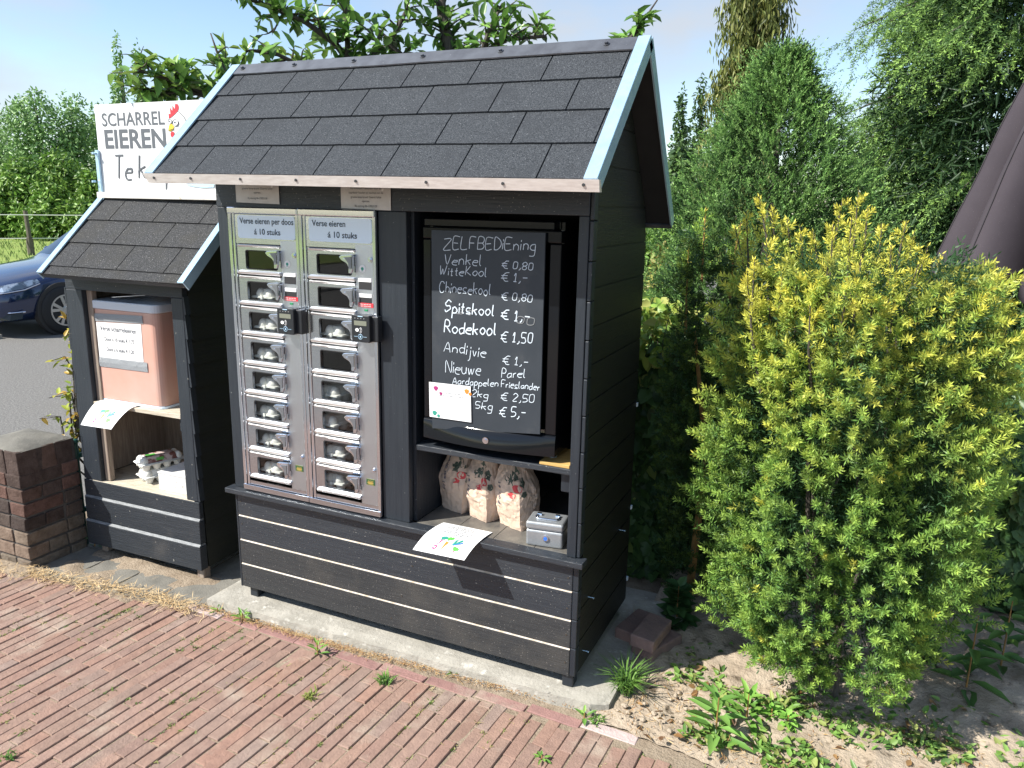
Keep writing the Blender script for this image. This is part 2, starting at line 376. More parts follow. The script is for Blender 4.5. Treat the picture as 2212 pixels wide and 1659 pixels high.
def brush(P0, P1, n, L, Wd, C0, C1, ang=1.05, jit=.25, flat=0.):
    """bottle-brush shoots: P0,P1 (m,3); n needles each; colour C0 at base to C1 at tip"""
    m = len(P0); A = unit(P1-P0)
    ref = np.where(np.abs(A[:, 2:3]) < .9, np.array([[0, 0, 1.]]), np.array([[1., 0, 0]]))
    U = unit(np.cross(A, ref)); Vv = np.cross(A, U)
    t = (np.arange(n)+.5)/n; t = np.broadcast_to(t, (m, n))+np.random.uniform(-.03, .03, (m, n))
    w = np.arange(n)*2.39996+np.random.uniform(0, 6.28, (m, 1))
    a = ang*(1-.55*t**2)+np.random.normal(0, jit, (m, n))
    R = U[:, None]*np.cos(w)[..., None]+Vv[:, None]*np.sin(w)[..., None]*(1-flat)
    D = A[:, None]*np.cos(a)[..., None]+R*np.sin(a)[..., None]
    P = P0[:, None]+(P1-P0)[:, None]*t[..., None]
    Cc = C0[:, None]*(1-t[..., None])+C1[:, None]*t[..., None]
    Cc = Cc*np.random.uniform(.8, 1.2, (m, n, 1))
    Ln = np.broadcast_to(np.asarray(L, float).reshape(-1, 1), (m, n))*(1-.3*t)*np.random.uniform(.75, 1.15, (m, n))
    return needles(P.reshape(-1, 3), D.reshape(-1, 3), Ln.ravel(), Wd, Cc.reshape(-1, 3), bend=.08)
# ================================================================== GROUND
random.seed(4); np.random.seed(4)
G = -.04
def sheet(name, pts, z, mat, kind='structure'):
    b = MB(); b.poly([(x, y, z) for x, y in pts]); return struct(b.build(name, mat), kind)
sheet('ground', [(-300, -300), (300, -300), (300, 300), (-300, 300)], -.10, M['meadow'])
sheet('meadow', [(-90, -30), (-12.2, -30), (-12.2, 60), (-90, 60)], -.085, M['pasture'])
sheet('road', [(-11.5, -40), (-1.61, -40), (-1.61, 1.51), (.99, 1.51), (-1.0, 30), (-11.5, 30)], -.055, M['asphalt'])
sheet('pavement_bed', [(-1.6, -8), (7, -8), (7, 4.5), (1.75, 4.5), (1.0, 1.5), (-1.6, 1.5)], -.0452, M['sand'])
b = MB()
b.box((-7.62, -40, -.1), (-7.46, 3.75, .0))
struct(b.build('kerb', M['concrete'], bevel=.01))
# brick pavement: every paver its own block, running bond, slightly uneven
def yb(x):
    k = [(-6, -.5), (-1.45, -.31), (-1.22, -.29), (-.6, -.235), (-.15, -.145), (.6, -.135), (1.70, -.055), (2.14, -.105), (2.6, -.2), (3.4, -.34), (8, -1)]
    for (x0, y0), (x1, y1) in zip(k, k[1:]):
        if x <= x1: return y0+(y1-y0)*(x-x0)/(x1-x0)
    return -1
b = MB()
PAL = [(0.31, 0.206, 0.168), (0.323, 0.219, 0.181), (0.297, 0.202, 0.168), (0.301, 0.215, 0.181), (0.284, 0.211, 0.176), (0.267, 0.215, 0.189), (0.327, 0.228, 0.185), (0.292, 0.189, 0.155), (0.28, 0.202, 0.168)]
bw, bl, gp = .0505, .205, .0040
ang = math.radians(-2.6)
ca_, sa_ = math.cos(ang), math.sin(ang)
def paver(x0, y0, x1, y1, col):
    dz = [random.gauss(0, .0013) for _ in range(4)]; z = G+random.gauss(0, .0015)
    c = .0024
    ring0 = [(x0, y0), (x1, y0), (x1, y1), (x0, y1)]
    ring1 = [(x0+c, y0+c), (x1-c, y0+c), (x1-c, y1-c), (x0+c, y1-c)]
    sk = random.gauss(0, .002)
    def tr(x, y, z): return (ca_*(x+sk)-sa_*y, sa_*(x+sk)+ca_*y, z)
    vs = [tr(x, y, -.062) for x, y in ring0]+[tr(x, y, z-.003+dz[i]) for i, (x, y) in enumerate(ring0)]+[tr(x, y, z+dz[i]) for i, (x, y) in enumerate(ring1)]
    fs = [(8, 9, 10, 11)]+[(i, (i+1) % 4, (i+1) % 4+4, i+4) for i in range(4)]+[(i+4, (i+1) % 4+4, (i+1) % 4+8, i+8) for i in range(4)]
    b.add(vs, fs, 0, col)
nc = 0
for i in range(-46, 110):
    x = i*bw; off = (bl/2 if i % 2 else 0)+random.gauss(0, .008)+math.sin(i*.21)*.02
    for j in range(-26, 3):
        y0 = j*bl+off; y1 = y0+bl-gp
        wx = ca_*(x+bw/2)-sa_*(y0+y1)/2
        top = yb(wx)
        if y0 > top-.03: continue
        y1 = min(y1, top)
        if wx < -1.62: continue
        c = random.choice(PAL); k = random.uniform(.94, 1.07); c = tuple(v*.6+w*.4 for v, w in zip(c, (.315, .190, .140)))
        hue = random.gauss(0, .006)
        paver(x, y0, x+bw-gp+random.gauss(0, .0008), y1+random.gauss(0, .0015), (c[0]*k+hue, c[1]*k, c[2]*k-hue*.4))
# edging course along the slab, brick ends laid lengthwise
x = -.20
while x < 1.78:
    y = yb(x)+.008; k = random.uniform(.85, 1.1)
    c = (.33*k, .19*k, .17*k) if not (x < -.08 or 1.58 < x) else (.50*k, .40*k, .38*k)
    paver(x, y+.003, x+.198, y+.05, c); x += .204
struct(b.build('brick_pavement', M['paver'], cols=True))
# grey tiles around the small kiosk
b = MB()
for i in range(5):
    for j in range(4):
        x0 = -1.17+i*.262+(j % 2)*.0; y0 = -.215+j*.31+i*.018
        if x0 > -.16: continue
        b.hexa([(x0, y0, -.07), (x0+.256, y0+.018, -.07), (x0+.25, y0+.322, -.07), (x0-.004, y0+.304, -.07),
                (x0, y0, G+random.gauss(0, .002)), (x0+.256, y0+.018, G+random.gauss(0, .002)), (x0+.25, y0+.322, G), (x0-.004, y0+.304, G)])
struct(b.build('paving_tiles', M['old_tile'], bevel=.004))
# concrete slab with an uneven cast edge
b = MB()
nx, ny = 60, 20
pts = []
for j in range(ny+1):
    for i in range(nx+1):
        u, v = i/nx, j/ny
        x = -.129+u*(1.697+.129); yf = -.083+u*.045
        xb = -.112+u*(1.70+.112)
        y = yf+v*(.85-yf); xx = x*(1-v)+xb*v
        if i == 0: xx += .012*mnoise.noise((0, y*9, 1))
        if j == 0: y += .008*mnoise.noise((xx*9, 0, 1))+.004*mnoise.noise((xx*40, 0, 1))
        if u > .97: y += (u-.97)/.03*.025*(1-v)
        z = .0025*mnoise.noise((xx*14, y*14, 0))-(.006 if j == 0 or i in (0, nx) else 0)
        pts.append((xx, y, z))
fs = [(j*(nx+1)+i, j*(nx+1)+i+1, (j+1)*(nx+1)+i+1, (j+1)*(nx+1)+i) for j in range(ny) for i in range(nx)]
b.add(pts, fs)
bot = [(x, y-.004, -.07+.0*z) for x, y, z in pts[:nx+1]]
b.add(pts[:nx+1]+bot, [(i, i+1, nx+2+i, nx+1+i) for i in range(nx)])
l = [pts[j*(nx+1)] for j in range(ny+1)]; b.add(l+[(x-.004, y, -.07) for x, y, z in l], [(i, i+1, ny+2+i, ny+1+i) for i in range(ny)])
l = [pts[j*(nx+1)+nx] for j in range(ny+1)]; b.add(l+[(x+.004, y, -.07) for x, y, z in l], [(i, i+1, ny+2+i, ny+1+i) for i in range(ny)])
struct(b.build('concrete_slab', M['concrete']))
# soil bed on the right, lumpy
b = MB(); nx, ny = 130, 110; pts = []
for j in range(ny+1):
    for i in range(nx+1):
        u, v = i/nx, j/ny
        x = 1.66+u*1.62; yl = yb(x)-.025+.018*mnoise.noise((x*7, 3, 0))+.012*mnoise.noise((x*25, 3, 0)); y = yl+v*(1.6-yl)
        e = min(1, v*9)
        z = -.036+e*.018+e*(.022*mnoise.noise((x*5, y*5, 0))+.012*mnoise.noise((x*17, y*17, 3))+.006*mnoise.noise((x*48, y*48, 3)))
        z += .03*max(0, min(1, (y-.1)*2))
        pts.append((x, y, z))
b.add(pts, [(j*(nx+1)+i, j*(nx+1)+i+1, (j+1)*(nx+1)+i+1, (j+1)*(nx+1)+i) for j in range(ny) for i in range(nx)])
struct(b.build('soil_bed', M['soil'], smooth=True))
# drifted sand along the kiosk base and the pillar
b = MB(); nx, ny = 90, 14; pts = []
for j in range(ny+1):
    for i in range(nx+1):
        u, v = i/nx, j/ny; x = -1.5+u*1.33
        y = yb(x)-.02+v*(.20-yb(x))
        z = -.046+.03*max(0, mnoise.noise((x*6, y*6, 7))-.02)*(1 if v < .96 else 0)+.016*math.exp(-((y-.09)/.05)**2)*(x > -1.04)+.02*math.exp(-((y+.22)/.06)**2)*(x < -1.1)+.003*mnoise.noise((x*50, y*50, 2))
        ed = min(1, 7*min(u, 1-u, v*2, 1-v)); z = -.056*(1-ed)+z*ed
        pts.append((x, y, z))
b.add(pts, [(j*(nx+1)+i, j*(nx+1)+i+1, (j+1)*(nx+1)+i+1, (j+1)*(nx+1)+i) for j in range(ny) for i in range(nx)])
struct(b.build('sand_drift', M['sand'], smooth=True))

# ================================================================== MAIN CABINET
CX, CD = 1.560, .65
cab = thing('vending_cabinet', 'large black timber cabinet with pitched shingle roof holding the egg machines and the fridge', 'vending kiosk', (CX/2, CD/2, 0))
ORG = (CX/2, CD/2, 0)
def part(b, name, mat, parent=cab, org=ORG, **k): return b.build(name, mat, parent, org, **k)
M['screw'] = pm('screw', (.10, .09, .08), .5, .7)
# front boards with a bare bevelled upper edge each
zs = [.051, .1637, .2764, .389, .493]
for i in range(4):
    z0, z1 = zs[i], zs[i+1]
    b = MB(); b.box((.004, 0, z0), (1.538, .018, z1-.0065))
    o = part(b, 'front_board', M['black_wood_dirty' if i < 2 else 'black_wood'], bevel=.003)
    for xx in (.022, .78+.05*i, 1.522):
        q = MB(); zc_ = (z0+z1)/2+random.uniform(-.02, .02); q.tube([(xx, .001, zc_), (xx, -.0012, zc_)], .0036, 8); part(q, 'screw', M['screw'], o)
    if i < 3:
        e = MB(); e.hexa([(.006, -.0005, z1-.0063), (1.537, -.0005, z1-.0063), (1.537, .014, z1-.0063), (.006, .014, z1-.0063), (.006, .0045, z1-.0012), (1.537, .0045, z1-.0012), (1.537, .014, z1-.0012), (.006, .014, z1-.0012)])
        part(e, 'bare_edge', M['bare_edge'], o)
b = MB()
for i in range(3): b.box((1.5385, .002, .051+i*.1127+.002), (CX, .04, .051+(i+1)*.1127))
b.box((1.5385, .002, .391), (CX, .04, .493))
part(b, 'corner_strip', M['black_wood_v'], bevel=.003)
b = MB(); b.box((-.006, .0, .049), (.0035, .03, .493)); part(b, 'corner_strip', M['black_wood_v'], bevel=.002)
b = MB(); b.box((-.03, -.034, .4945), (1.583, .02, .5165)); part(b, 'counter_ledge', M['black_wood'], bevel=.003)
for x, y in ((.025, .02), (1.508, .012), (.025, .56), (1.49, .56)):
    b = MB(); b.box((x, y, 0), (x+.042, y+.05, .0508)); part(b, 'foot', M['black_wood_v'], bevel=.004)
# side walls of horizontal boards with gable
def gable(x0, x1, mat):
    b = MB(); z = .051; n = 0
    RY, RZ = .235, 2.215
    def ylim(zz):
        f = .0 if zz < 1.96 else (zz-1.96)/(RZ-1.96)*RY
        k = CD if zz < 1.66 else CD-(zz-1.66)/(RZ-1.66)*(CD-RY)
        return f, k
    while z < RZ-.01:
        z1 = min(z+.128, RZ)
        for (a, c) in [(z, z1-.006), (z1-.006, z1)]:
            f0, k0 = ylim(a); f1, k1 = ylim(c); ins = .004 if a != z else 0
            ins *= (1 if x1 > .5 else -1)
            xa, xb = (x0, x1-ins) if ins >= 0 else (x0-ins, x1)
            f0 += .041 if z < 1.75 else 0; f1 += .041 if z < 1.75 else 0
            if z < .50: f0 = f1 = .041
            b.hexa([(xa, f0, a), (xb, f0, a), (xb, k0, a), (xa, k0, a), (xa, f1, c), (xb, f1, c), (xb, k1, c), (xa, k1, c)])
        z = z1
    return part(b, 'side_wall', mat)
gable(CX-.018, CX-.001, M['dark_side']); gable(.0, .018, M['dark_side'])
b = MB(); b.box((.02, CD-.02, .06), (CX-.02, CD-.004, 1.64)); part(b, 'back_wall', M['inner_dark'])
# posts, header
b = MB(); b.box((-.002, 0, .517), (.063, .045, 1.684)); part(b, 'post', M['black_wood_v'], bevel=.003)
b = MB(); b.box((.754, -.001, .517), (.871, .03, 1.684)); part(b, 'post', M['black_wood_v'], bevel=.003)
b = MB(); b.box((1.512, -.001, .517), (1.546, .04, 1.684)); part(b, 'post', M['black_wood_v'], bevel=.003)
b = MB()
z = .518
while z < 1.92:
    z1 = min(z+.128, 1.93); b.box((1.5475, .001+random.uniform(0, .002), z+.001), (CX+.001, .04, z1-.001)); z = z1
part(b, 'corner_strip', M['black_wood_v'], bevel=.003)
b = MB(); b.box((-.003, -.002, 1.6845), (1.546, .03, 1.955)); part(b, 'header_board', M['black_wood'], bevel=.002)
# bay
b = MB(); b.box((.871, .03, .517), (.885, CD-.021, 1.80)); part(b, 'partition', M['black_wood_v'])
b = MB()
for i in range(4):
    x0 = .887+i*.165; b.box((x0, .021, .500), (min(x0+.163, 1.54), CD-.022, .5160))
part(b, 'bay_floor', M['tile_floor'], bevel=.001)
b = MB(); b.box((.886, .022, .807), (1.541, CD-.022, .829)); part(b, 'shelf', M['old_wood'] if False else M['black_wood'], bevel=.003)
b = MB(); b.box((1.463, .05, .733), (1.541, .095, .8065)); part(b, 'shelf_bracket', M['black_wood_v'], bevel=.004)
# roof ------------------------------------------------------------------
RLX, RRX = -.093, 1.650
RYY, RZZ = .235, 2.238
EY = -.240
def ez(x): return 1.795-.014*(x-RLX)/(RRX-RLX)
BY, BZ = .700, 1.660
def rf(x, t, h=0.):
    """front slope: t=0 eave, 1 ridge; h offset along the normal"""
    z0 = ez(x); dy, dz = RYY-EY, RZZ-z0; L = math.hypot(dy, dz)
    return Vector((x, EY+dy*t-dz/L*h, z0+dz*t+dy/L*h))
def rbk(x, t, h=0.):
    dy, dz = RYY-BY, RZZ-BZ; L = math.hypot(dy, dz)
    return Vector((x, BY+dy*t+dz/L*h, BZ+dz*t-dy/L*h))
b = MB()
b.hexa([rf(RLX+.006, .0, -.022), rf(RRX-.006, .0, -.022), rf(RRX-.006, 1, -.022), rf(RLX+.006, 1, -.022), rf(RLX+.006, .0, -.001), rf(RRX-.006, .0, -.001), rf(RRX-.006, 1, -.001), rf(RLX+.006, 1, -.001)])
part(b, 'roof_deck', M['inner_dark'])
b = MB()
b.hexa([rbk(RLX+.006, .0, -.022), rbk(RRX-.006, .0, -.022), rbk(RRX-.006, .985, -.022), rbk(RLX+.006, .985, -.022), rbk(RLX+.006, .0, -.001), rbk(RRX-.006, .0, -.001), rbk(RRX-.006, .985, -.001), rbk(RLX+.006, .985, -.001)])
part(b, 'roof_deck', M['inner_dark'])
def shingles(fn, xl, xr, rows, tab, s0, name, mat, parent, org, tmax=.985, gap=.005):
    b = MB()
    for r in range(rows):
        t0, t1 = r*tmax/rows, (r+1)*tmax/rows
        x = s0-tab*3+(tab/2 if r % 2 else 0)
        while x < xr:
            a, c = max(x+gap/2, xl), min(x+tab-gap/2, xr)
            if c-a > .01:
                n = max(1, int((c-a)/.05)); d0 = random.gauss(0, .002)
                for q in range(n):
                    p, s = a+(c-a)*q/n, a+(c-a)*(q+1)/n
                    w = lambda X: .0012*mnoise.noise((X*22, r*5., .3))+.0012
                    e0 = t0+.004+.004*mnoise.noise((p*15, r*3., 1)); e1 = t0+.004+.004*mnoise.noise((s*15, r*3., 1))
                    b.hexa([fn(p, e0, .0006), fn(s, e1, .0006), fn(s, t1+.012, .0002), fn(p, t1+.012, .0002),
                            fn(p, e0, .0085+w(p)), fn(s, e1, .0085+w(s)), fn(s, t1+.012, .0030), fn(p, t1+.012, .0030)])
            x += tab
        # dark slot under the cut lines
    return b.build(name, mat, parent, org)
shingles(rf, RLX+.03, RRX-.034, 4, .2655, .136, 'shingle_cover', M['shingle'], cab, ORG, tmax=.93)
shingles(rbk, RLX+.03, RRX-.034, 5, .2655, .136, 'shingle_cover', M['shingle'], cab, ORG)
# ridge cap
b = MB()
N = 24
for i in range(N):
    xa, xb = RLX+.03+(RRX-.034-RLX-.03)*i/N, RLX+.03+(RRX-.034-RLX-.03)*(i+1)/N
    w = lambda X: .905+.006*mnoise.noise((X*4, 0, 2))
    q = [rf(xa, w(xa), .013), rf(xb, w(xb), .013), rf(xb, 1.0, .013), rf(xa, 1.0, .013)]
    b.add(q+[p+Vector((0, .002, -.004)) for p in q], [(0, 1, 2, 3), (0, 4, 5, 1)])
    q = [rf(xa, 1.0, .013), rf(xb, 1.0, .013), rbk(xb, .90, .013), rbk(xa, .90, .013)]
    b.add(q, [(0, 1, 2, 3)])
rc = part(b, 'ridge_cap', M['ridge_metal'])
for x in (-.02, .24, .52, .82, 1.13, 1.51):
    b = MB(); p = rf(x, .955, .012); n_ = (rf(x, .955, .03)-p).normalized()
    b.tube([p, p+n_*.004], .011, 8); b.tube([p+n_*.004, p+n_*.011], .0065, 6); part(b, 'bolt', M['ridge_metal'], rc)
# barge trims (galvanised, folded)
for sgn, x in ((1, RRX), (-1, RLX)):
    for fn, t1 in ((rf, 1.0), (rbk, 1.0)):
        b = MB(); xi = x-sgn*.040
        A = lambda X, t, h: fn(X, t, h)
        b.hexa([A(xi, -.004, .010), A(x, -.004, .010), A(x, t1, .010), A(xi, t1, .010), A(xi, -.004, .0155), A(x, -.004, .0155), A(x, t1, .0155), A(xi, t1, .0155)])
        part(b, 'barge_trim', M['galv'])
        b = MB(); xo = x+sgn*.0015
        b.hexa([A(xo, -.004, -.030), A(x-sgn*.004, -.004, -.030), A(x-sgn*.004, t1-.02*(fn is rbk), -.030), A(xo, t1, -.030), A(xo, -.004, .0155), A(x-sgn*.004, -.004, .0098), A(x-sgn*.004, t1, .0098), A(xo, t1, .0155)])
        part(b, 'barge_trim', M['galv'])
# front eave strip, tilted outward, with screws
b = MB()
xa, xb = RLX-.012, RRX+.006
def ev(x, k): return Vector((x, EY-.012+k*.008, ez(x)+.006-k*.034))
b.hexa([ev(xa, 1)+Vector((.02, 0, 0)), ev(xb, 1), ev(xb, 1)+Vector((0, .02, 0)), ev(xa, 1)+Vector((.02, .02, 0)), ev(xa, 0), ev(xb, 0), ev(xb, 0)+Vector((0, .016, 0)), ev(xa, 0)+Vector((0, .016, 0))])
et = part(b, 'eave_trim', M['eave_metal'])
for x in (-.05, .13, .36, .60, .84, 1.10, 1.36, 1.61):
    b = MB(); p = ev(x, .45); b.tube([p, p+Vector((0, -.003, 0))], .0048, 8); part(b, 'screw', M['matt_black'], et)
b = MB(); b.hexa([rbk(RLX, -.01, -.03), rbk(RRX, -.01, -.03), rbk(RRX, .012, -.03), rbk(RLX, .012, -.03), rbk(RLX, -.01, .010), rbk(RRX, -.01, .010), rbk(RRX, .012, .010), rbk(RLX, .012, .010)])
part(b, 'eave_trim', M['ridge_metal'])
# small fixings seen along the shaded side
for y, z in ((.655, .92), (.655, .47), (.655, .14)):
    b = MB(); b.box((CX-.012, y-.005, z-.005), (CX+.003, y+.010, z+.01)); part(b, 'fixing', M['sky_tinted_white'])
for y, z in ((.12, .315), (.50, .43), (.085, .115)):
    b = MB(); b.tube([(CX-.004, y, z), (CX+.022, y+.002, z)], .0018, 6); b.tube([(CX+.020, y, z), (CX+.0225, y, z)], .0040, 6); part(b, 'nail', M['galv'])

# ---------------------------------------------------------------- lettering
def text_flat(b, s, p0, xd, yd, size, width=None, bold=0., mi=0, lift=0.0, align='L'):
    """printed text on a plane: p0 baseline start, xd/yd unit vectors; width stretches the line to fit"""
    cu = bpy.data.curves.new('t', 'FONT'); cu.body = s; cu.size = 1.; cu.offset = bold; cu.resolution_u = 3
    ob = bpy.data.objects.new('t', cu); COL.objects.link(ob)
    dg = bpy.context.evaluated_depsgraph_get(); dg.update(); me = bpy.data.meshes.new_from_object(ob.evaluated_get(dg))
    xs = [v.co.x for v in me.vertices]; x0, x1 = min(xs), max(xs)
    k = (width/(x1-x0)) if width else size
    off = {'L': 0, 'C': -.5, 'R': -1.}[align]*(x1-x0)*k
    n = xd.cross(yd).normalized()
    b.add([p0+xd*((v.co.x-x0)*k+off)+yd*(v.co.y*size)+n*lift for v in me.vertices], [tuple(p.vertices) for p in me.polygons], mi)
    bpy.data.objects.remove(ob); bpy.data.curves.remove(cu); bpy.data.meshes.remove(me)
GL = {
 'Z': '09 59 03 53', 'E': '49 09 03 43/06 36', 'L': '09 03 43', 'F': '49 09 03/06 36', 'B': '03 09 39 48 47 36 06/36 45 44 33 03', 'D': '03 09 29 47 45 23 03',
 'i': '06 03/08 07', 'e': '05 35 36 26 16 05 04 13 33', 'n': '06 03/05 16 26 35 33', 'g': '36 16 05 04 13 33/36 31 20 00', 'V': '09 23 49',
 'k': '09 03/36 05 04/15 33', 'l': '09 04 13', 'W': '09 13 27 33 59', 't': '18 14 13 23/06 26', 'K': '09 03/39 05/15 43', 'o': '16 05 04 13 23 34 35 26 16',
 'C': '48 39 19 07 05 13 33 44', 'h': '09 03/05 16 26 35 33', 's': '36 16 05 14 24 33 13 03', 'S': '48 29 18 07 16 36 45 34 13 04', 'p': '06 00/05 16 26 35 34 23 03',
 'j': '16 11 00/18 17', 'R': '03 09 29 38 37 26 06/16 43', 'd': '39 33/36 16 05 04 13 34', 'A': '03 29 43/15 35', 'v': '06 13 26', 'u': '06 04 13 23 34 36/36 33',
 'w': '06 13 26 33 46', 'P': '03 09 29 38 37 26 06', 'a': '36 16 05 04 13 34/36 33', 'r': '06 03/05 16 26', 'z': '06 36 03 33', 'N': '03 09 43 49', 'T': '09 49/29 23', 'f': '38 29 18 13/06 26',
 '0': '19 08 04 13 23 34 38 29 19', '1': '07 19 13/03 23', '2': '08 19 29 38 37 03 33', '5': '39 09 06 26 35 34 23 03', '8': '19 08 07 16 26 35 34 23 13 04 05 16/26 37 38 29 19',
 '€': '59 39 28 17 15 24 33 53/07 47/05 45', ',': '14 13 02', '-': '06 36', '.': '03 13', ':': '06 07/03 04', ' ': ''}
def smooth_line(p, n=4):
    if len(p) < 3: return p
    o = []
    for i in range(len(p)-1):
        a, c, d, e = p[max(i-1, 0)], p[i], p[i+1], p[min(i+2, len(p)-1)]
        for k in range(n):
            t = k/n; t2, t3 = t*t, t**3
            o.append(.5*((2*c)+(d-a)*t+(2*a-5*c+4*d-e)*t2+(3*c-a-3*d+e)*t3))
    return o+[p[-1]]
def hand(b, s, p0, p1, yd, cap, r, slant=.12, jit=.15, nrm=None, mi=0):
    """hand-written strokes from p0 to p1 along the baseline"""
    adv = []
    for ch in s:
        g = GL[ch]; w = max([int(q[0]) for st in g.split('/') for q in st.split()] or [2]); adv.append(w+1.5 if g else 2.2)
    tot = sum(adv)-1.5; xd = (p1-p0)/tot; u = cap/6.; x = 0.
    n = nrm or xd.cross(yd).normalized()
    for ch, a in zip(s, adv):
        jy = random.uniform(-.35, .35); sc = random.uniform(.93, 1.07)
        for st in GL[ch].split('/'):
            pts = [Vector((int(q[0])+random.uniform(-jit, jit), (int(q[1])-3)*sc+jy+random.uniform(-jit, jit), 0)) for q in st.split()]
            if len(pts) < 2: continue
            pts = smooth_line(pts)
            P = [p0+xd*(x+q.x+slant*q.y)+yd*(q.y*u)+n*.0006 for q in pts]
            b.tube(P, [r*random.uniform(.85, 1.1) for _ in P], 5, mi, squash=n)
        x += a
XD, ZD = Vector((1, 0, 0)), Vector((0, 0, 1))

# ================================================================== EGG MACHINES
MH, MW_ = 1.160, .3435
def rrect(x0, z0, x1, z1, r, n=5):
    o = []
    for cx, cz, a0 in ((x1-r, z1-r, 0), (x0+r, z1-r, 90), (x0+r, z0+r, 180), (x1-r, z0+r, 270)):
        for k in range(n+1):
            a = math.radians(a0+90*k/n); o.append((cx+r*math.cos(a), cz+r*math.sin(a)))
    return o
def holed(b, outer, inner, y0, y1, r):
    """plate with a rounded window; y0 front, y1 back"""
    q = rrect(*inner, r); x0, z0, x1, z1 = outer; cx, cz = (inner[0]+inner[2])/2, (inner[1]+inner[3])/2
    out = []
    for (x, z) in q:
        dx, dz = x-cx, z-cz
        t = min(((x1 if dx > 0 else x0)-cx)/dx if abs(dx) > 1e-9 else 9e9, ((z1 if dz > 0 else z0)-cz)/dz if abs(dz) > 1e-9 else 9e9)
        out.append((cx+dx*t, cz+dz*t))
    n = len(q); vs = [(x, y0, z) for x, z in q]+[(x, y0, z) for x, z in out]+[(x, y1, z) for x, z in q]+[(x, y1, z) for x, z in out]
    fs = []
    for i in range(n):
        j = (i+1) % n
        fs += [(i, j, n+j, n+i), (2*n+j, 2*n+i, 3*n+i, 3*n+j), (j, i, 2*n+i, 2*n+j), (n+i, n+j, 3*n+j, 3*n+i)]
    b.add(vs, fs)
    # corners of the outer rectangle missed by the projection
    for X, Z in ((x0, z0), (x1, z0), (x1, z1), (x0, z1)):
        best = sorted(range(n), key=lambda i: (out[i][0]-X)**2+(out[i][1]-Z)**2)[:6]
        a = [i for i in best if abs(out[i][0]-X) < 1e-6]; c = [i for i in best if abs(out[i][1]-Z) < 1e-6]
        if a and c and a[0] != c[0]: b.add([(X, y0, Z), (*[out[a[0]][0]], y0, out[a[0]][1]), (out[c[0]][0], y0, out[c[0]][1])], [(0, 1, 2)])
M['grip'] = pm('grip', (.20, .21, .23), .35, .6)
